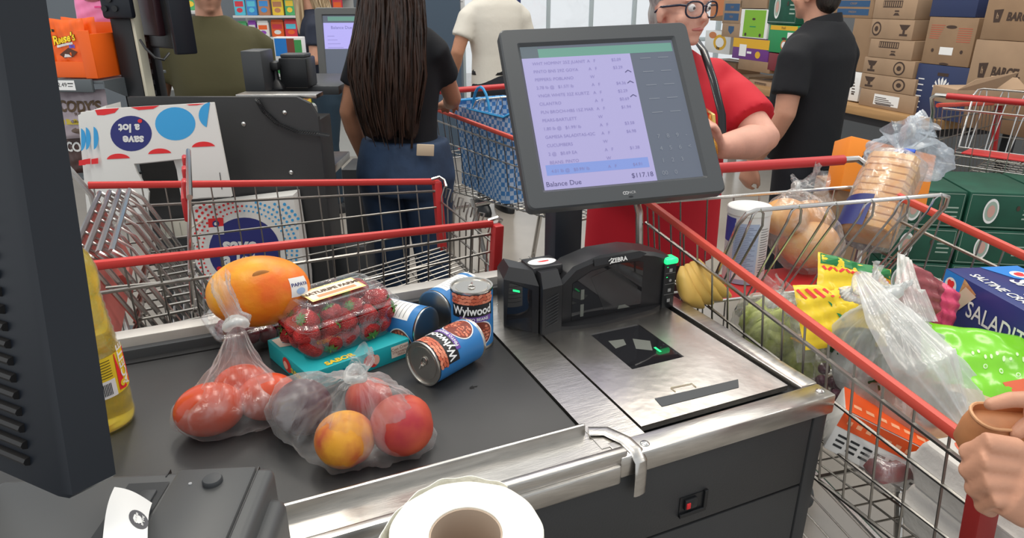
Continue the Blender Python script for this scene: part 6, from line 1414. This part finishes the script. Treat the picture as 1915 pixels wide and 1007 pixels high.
# stacked cartons on a long wooden table
T0, T1 = A(1585, 196, .72), A(1770, 232, .72)
tx_ = (T1-T0); tx_.z = 0; tx_ = tx_.normalized(); TBM = frame((T0.x, T0.y, 0), tx_, z=(0, 0, 1)); ti = TBM.inverted()
tb2 = thing('wooden_table', 'long wooden-topped table carrying the stacked cardboard boxes', 'table', M=TBM)
obj('table_top', MB().bbox(-1.6, .75, 0, .9, .66, .72, .004), mat('pale wood board', (.42, .24, .10), .55, noise=.12, nscale=6, stretch=(.3, 4, 4)), tb2, world=False)
obj('apron', MB().bbox(-1.55, .7, .05, .85, .60, .66, .004), mat('dark table steel', (.03, .03, .035), .5), tb2, world=False)
for x, y in ((-1.5, .08), (.66, .08), (-1.5, .8), (.66, .8)): obj('leg', MB().bbox(x-.03, x+.03, y-.03, y+.03, 0, .6, .003), MATS['dark table steel'], tb2, world=False)
wallseg('wall_right', TBM @ V((-3.2, 1.35, 0)), TBM @ V((5.0, 1.35, 0)), 0, 3.4, mat('dim grey wall', (.20, .21, .22), .8), .12)
kraft = mat('kraft cardboard', (.30, .19, .11), .7, noise=.06, nscale=6); kraft2 = mat('pale kraft cardboard', (.36, .24, .15), .7, noise=.06, nscale=6); kraft3 = mat('dark kraft cardboard', (.21, .12, .065), .7, noise=.06, nscale=6)
nvc = mat('navy carton', (.03, .045, .12), .5); gnc = mat('leaf green carton', (.02, .28, .09), .5); lmc = mat('lime carton', (.22, .48, .03), .5); pur = mat('purple carton', (.16, .04, .24), .5); ylc = mat('amber carton', (.75, .42, .02), .5); orc = mat('washed orange print', (.62, .22, .08), .6); tap = mat('carton tape', (.46, .35, .25), .35)
grn = mat('dark green carton', (.008, .075, .045), .55, noise=.15, nscale=10)
ink = mat('brown carton ink', (.06, .035, .025), .6)
def TP(px, py, y):  # table coordinates of the point seen at px,py on the plane y = const of the table frame
    o = TBM @ V((0, y, 0)); n = TBM.col[1].xyz; r = ray(px, py); q = CAMP+r*((o-CAMP).dot(n)/r.dot(n)); return ti @ q
def box_px(label, x0_, y0_, x1_, y1_, m, yy=.10, dp=.30, dec=None, group=None, name='cardboard_box', zmin=None, FM=None):
    """carton whose front face spans the given corners in the picture, on the plane y=yy of the table"""
    xm_, ym_ = (x0_+x1_)/2, (y0_+y1_)/2
    a_ = TP(x0_, ym_, yy); b_ = TP(x1_, ym_, yy); tz = TP(xm_, y0_, yy).z; bz = TP(xm_, y1_, yy).z
    if zmin is not None: bz = zmin
    t = thing(name, label, 'box', M=TBM @ Matrix.Translation(((a_.x+b_.x)/2, yy+dp/2, bz)), group=group)
    bz = max(bz, .72); W2, H2 = abs(b_.x-a_.x)/2, tz-bz
    obj('carton', MB().bbox(-W2, W2, -dp/2, dp/2, .001, H2-.001, .004, 2), m, t, world=False)
    tp_ = MB().box(-W2+.01, W2-.01, -.02, .02, H2-.001, H2-.0002); obj('tape', tp_, tap, t, world=False, smooth=0)
    if dec:
        d = Decal(lambda u, v, h: V((u*W2, -dp/2-.0006-h, H2*v))); ms = dec(d); obj('printing', d, ms, t, world=False, smooth=0)
    return t, tz
def d_rows(d): d.rect(-.45, .35, .55, .85, 0); d.rect(-.42, .32, .6, .8, 1, .0012)
def mk(kind):
    def f(d):
        if kind == 'bars': 
            d.rect(-.55, .35, .55, .88, 0); d.rect(-.52, .32, .59, .84, 1, .001)
            for k in range(8): d.rect(-.48+.1*k, -.43+.1*k, .59, .84, 0, .0016)
            d.poly([(.0, .18), (.3, .18), (.22, .3), (.08, .3)], 0); d.rect(.05, .25, .35, .42, 0)
        elif kind == 'stamp': d.disc(-.7, .5, .22, .36, 0, .0006, 20); d.disc(-.7, .5, .17, .27, 1, .0012, 20); d.disc(-.7, .5, .09, .14, 0, .0018, 12); d.poly([(.35, .75), (.85, .75), (.7, .5), (.5, .5)], 0); d.rect(.55, .65, .3, .5, 0); d.rect(.42, .78, .2, .3, 0)
        elif kind == 'stamp2': d.disc(.45, .5, .22, .40, 0, .0006, 20); d.disc(.45, .5, .17, .31, 1, .0012, 20); d.disc(.45, .5, .09, .15, 0, .0018, 12); d.poly([(-.85, .8), (-.45, .8), (-.55, .5), (-.75, .5)], 0); d.rect(-.7, -.6, .3, .5, 0); d.rect(-.8, -.5, .15, .28, 0)
        elif kind == 'label': d.rect(-.45, .45, .2, .8, 2); [d.rect(-.4, .3-.1*k, .3+.1*k, .34+.1*k, 0, .0012) for k in range(4)]; d.rect(-.35, .2, .22, .28, 0, .0012)
        elif kind == 'barcel': d.poly([(-.72, .60), (-.42, .62), (-.47, .36), (-.67, .35)], 0); d.text('h', -.57, .48, .16, 1, .0016, bold=.03); d.text('BARCEL', .18, .47, .22, 0, .001, sx=1.15, bold=.045, shear=.12)
        elif kind == 'red': 
            d.disc(.0, .80, .22, .035, 0); d.rect(-.3, .25, .22, .38, 2); d.disc(-.6, .3, .06, .04, 0); d.disc(.6, .3, .06, .04, 0); d.disc(-.0, .03, .2, .025, 0)
            for k in range(7): d.rect(-.85, -.45+.03*k, .55+.045*k, .565+.045*k, 3); d.rect(.3, .85, .5+.045*k, .515+.045*k, 3)
        elif kind == 'navy': 
            for k in range(7): a = R(20+23*k); d.poly([(.0, .5), (.3*math.cos(a)-.03, .5+.24*math.sin(a)), (.33*math.cos(a)+.02, .5+.26*math.sin(a)+.03), (.3*math.cos(a)+.06, .5+.22*math.sin(a))], 2)
            for k in range(6): d.rect(-.88, -.65, .15+.11*k, .17+.11*k, 2)
            d.rect(-.2, .2, .8, .86, 0)
        elif kind == 'green': d.rect(-.9, .9, .82, .98, 4); d.text('fresh', 0, .9, .14, 0, .0012); d.disc(.15, .3, .22, .18, 5); d.disc(.15, .3, .15, .12, 2, .0012); d.disc(.1, .52, .16, .05, 0); d.rect(.3, .8, .55, .75, 2)
        elif kind == 'lime': d.rect(-.95, .95, .02, .98, 2); d.rect(-.72, .82, .04, .97, 6, .001); d.disc(.0, .66, .12, .04, 0, .0015); d.disc(-.5, .12, .08, .06, 0, .0015); d.disc(.55, .12, .08, .06, 0, .0015); d.rect(-.25, .2, .38, .42, 7, .0015)
        elif kind == 'purple': d.rect(-1, 1, .55, .98, 4); d.rect(-.6, -.2, .15, .7, 2, .001); d.disc(.45, .28, .14, .16, 4, .001); d.rect(-.15, .1, .3, .4, 2, .001)
        elif kind == 'blue': d.rect(-.8, .8, .15, .45, 8); d.rect(-.8, .8, .55, .85, 8); d.text('CRISP', 0, .7, .14, 1, .0015); d.text('FRESH', 0, .3, .14, 1, .0015)
        elif kind == 'orange': d.poly([(-1, .1), (1, .3), (1, .98), (-1, .98)], 5)
        elif kind == 'panel': 
            d.disc(-.35, .5, .20, .34, 2, .0006, 24); d.disc(-.35, .5, .16, .27, 9, .0012, 20); d.disc(-.35, .5, .1, .17, 10, .0018, 14)
            for q in ((-.95, -.94, .06, .94), (.94, .95, .06, .94)): d.rect(*q, 9)
            d.rect(-.95, .95, .06, .075, 9); d.rect(-.95, .95, .925, .94, 9); d.disc(.35, .6, .05, .07, 0, .001)
            for k in range(3): d.rect(.5, .85, .3+.12*k, .34+.12*k, 9)
        elif kind == 'shield': d.poly([(-.3, .75), (.3, .75), (.3, .45), (0, .2), (-.3, .45)], 8)
        elif kind == 'white': d.disc(.2, .5, .5, .35, 4); d.disc(.2, .5, .32, .22, 2, .0012); d.disc(-.4, .8, .3, .15, 5); d.text('lite', .1, .25, .2, 0, .0018, bold=.03)
        return [ink, kraft2, paper, mat('red carton ink', (.5, .12, .07), .6), ylc, orc, lmc, gnc, mat('blue carton ink', (.03, .09, .2), .5), mat('pale green ink', (.35, .45, .38), .6), mat('pinkish ink', (.6, .35, .3), .6)]
    return f
zT = .72
# tall stack of shallow cartons, from the table up
st_ = [(1606, 1725, 172, 205, 'label', 'bottom of the tall stack of shallow cartons, with a white label'), (1608, 1724, 142, 172, 'stamp2', 'second from the bottom of the tall shallow-carton stack'), (1614, 1722, 110, 142, 'stamp2', 'third from the bottom of the tall shallow-carton stack'),
       (1625, 1720, 74, 110, 'bars', 'fourth from the bottom of the tall shallow-carton stack'), (1628, 1720, 36, 74, 'stamp', 'fifth from the bottom of the tall shallow-carton stack'), (1634, 1726, -4, 36, 'bars', 'topmost in view of the tall shallow-carton stack')]
zc = zT
for x0_, x1_, y0_, y1_, kd_, lb in st_:
    t, zc = box_px('kraft box, '+lb, x0_, y0_, x1_-12, y1_, kraft2, .08, .32, mk(kd_), 'shallow kraft boxes in the tall stack', zmin=zc)
_, z_ = box_px('kraft box out of frame above the tall shallow-carton stack, only its base showing', 1636, -50, 1716, -4, kraft, .08, .32, None, zmin=zc)
_, z1_ = box_px('navy blue box with a white leaf drawing, low between the kraft stacks', 1708, 122, 1812, 212, nvc, .10, .34, mk('navy'), zmin=zT)
_, z2_ = box_px('kraft box with faint red print and a white sticker, on the navy box', 1730, 32, 1822, 122, kraft, .10, .34, mk('red'), zmin=z1_)
box_px('dark navy carton at the frame top, on the kraft box with red print', 1745, -40, 1832, 30, nvc, .10, .34, None, zmin=z2_)
_, z3_ = box_px('large kraft box with black lettering, lower of the two lettered boxes at right', 1812, 76, 1935, 190, kraft2, .02, .40, mk('barcel'), 'large lettered boxes', zmin=None)
box_px('large kraft box with black lettering, upper of the two lettered boxes at right', 1842, -20, 1965, 76, kraft, .02, .40, mk('barcel'), 'large lettered boxes', zmin=z3_)
box_px('plain kraft box supporting the lettered boxes at the right edge', 1800, 190, 1960, 240, kraft3, .02, .40, None, zmin=zT-.0)
# left part of the stacks behind the person in black
lf_ = [(1330, -20, 1388, 40, kraft, 'orange', 'kraft box with orange print at the frame top, left of the blue-panelled box'), (1352, 0, 1386, 45, kraft2, 'blue', 'kraft box with two blue panels at the frame top'), (1350, 42, 1385, 70, kraft2, 'shield', 'small kraft box with a blue shield mark under the blue-panelled box'),
       (1386, -30, 1436, 16, kraft2, None, 'kraft box above the lime green box'), (1384, 17, 1436, 72, paper, 'lime', 'white box with a bright lime green panel'), (1370, 72, 1438, 113, pur, 'purple', 'purple and amber fruit box under the lime green box'),
       (1437, -20, 1492, 46, grn, 'panel', 'dark green box with pale print at the frame top'), (1436, 47, 1492, 100, gnc, 'green', 'bright green box with an amber band beside the person in black'), (1318, 58, 1366, 100, white, 'white', 'white box with orange and yellow print behind the shoulder in red'),
       (1380, 113, 1440, 134, kraft, None, 'flat kraft box beneath the purple and amber fruit box'), (1400, 134, 1450, 178, kraft2, 'bars', 'open kraft box low beside the person in black'), (1436, 100, 1470, 134, mat('dark red carton', (.2, .02, .03), .5), None, 'dark red box under the bright green box'),
       (1560, -5, 1634, 34, kraft, 'blue', 'kraft box with blue label at the frame top right of the person in black'), (1590, 34, 1628, 135, kraft, None, 'tall kraft box partly hidden behind the person in black'), (1588, 134, 1608, 190, paper, 'label', 'white printed sheet standing on the table behind the person in black')]
for i, (x0_, y0_, x1_, y1_, m_, kd_, lb) in enumerate(lf_):
    box_px(lb, x0_, y0_, x1_, y1_, m_, .12 if i not in (0, 8) else .30, .26, mk(kd_) if kd_ else None)
_, z4_ = box_px('kraft box low at left behind the shoulder in red', 1310, 150, 1396, 215, kraft, .42, .3, None, zmin=zT); box_px('kraft box on the table beneath the leftmost fruit boxes', 1318, 100, 1376, 150, kraft3, .42, .3, None, zmin=z4_)
box_px('kraft box resting on the table behind the arm in black', 1402, 178, 1588, 215, kraft3, .14, .3, None, zmin=zT)
# open flaps of the small carton at right
t = thing('open_carton', 'small open kraft carton with raised flaps in front of the lettered boxes', 'box', M=frame(D(1850, 168, 3.5), RXY, z=(0, 0, 1)))
obj('carton', MB().bbox(-.16, .2, 0, .22, -.08, .0, .003), kraft2, t, world=False); obj('flap', MB().add([(-.16, 0, 0), (.03, 0, 0), (.12, -.02, .09), (-.08, -.0, .05)], [(0, 1, 2, 3)]).add([(.03, .0, 0), (.2, 0, 0), (.2, .1, .05), (.06, .1, .06)], [(0, 1, 2, 3)]), kraft2, t, world=False, smooth=0, mods=[('SOLIDIFY', dict(thickness=.004))])
# floor clutter under the table
for i, (x, y, w_, h_, m_, lb) in enumerate(((1660, 275, .38, .34, kraft2, 'pale carton under the table, right of the person in black'), (1600, 270, .25, .30, kraft, 'kraft carton under the table just right of the person in black'), (1745, 290, .30, .36, kraft3, 'dark kraft carton under the table near the far right cart'))):
    q = A(x, y, .38); q = TBM @ V(((ti @ q).x, .25, 0)); t = thing('floor_carton', lb, 'box', M=frame((q.x, q.y, 0), tx_, z=(0, 0, 1))); obj('carton', MB().bbox(-w_/2, w_/2, -.1, .25, 0.0, h_, .006), m_, t, world=False)
    obj('flap', MB().add([(-w_/2, -.1, h_), (w_/2, -.1, h_), (w_/2-.03, -.18, h_+.09), (-w_/2+.03, -.18, h_+.08)], [(0, 1, 2, 3)]), m_, t, world=False, smooth=0, mods=[('SOLIDIFY', dict(thickness=.005))])
# green produce cartons in two columns at right
GX = frame(D(1710, 335, 2.62), V((RT.x, RT.y, 0))+HF*-.15, z=(0, 0, 1)); GX.translation.z = 0
for c_, (x0_, wd_) in enumerate(((-.05, .27), (.23, .27), (.51, .27))):
    for k in range(5):
        lv = ['bottom', 'second', 'third', 'fourth', 'top'][k]
        t = thing('produce_carton', 'dark green produce carton, %s of the %s column behind the loaded cart' % (lv, ('left', 'middle', 'right')[c_]), 'box', M=GX @ Matrix.Translation((x0_+wd_/2, .2, .15*k)), group='green produce cartons')
        obj('carton', MB().bbox(-wd_/2, wd_/2, -.16, .2, .001, .148, .004), grn, t, world=False)
        d = Decal(lambda u, v, h, w_=wd_: V((u*w_/2, -.1606-h, v*.148))); ms = mk('panel')(d); obj('printing', d, ms, t, world=False, smooth=0)
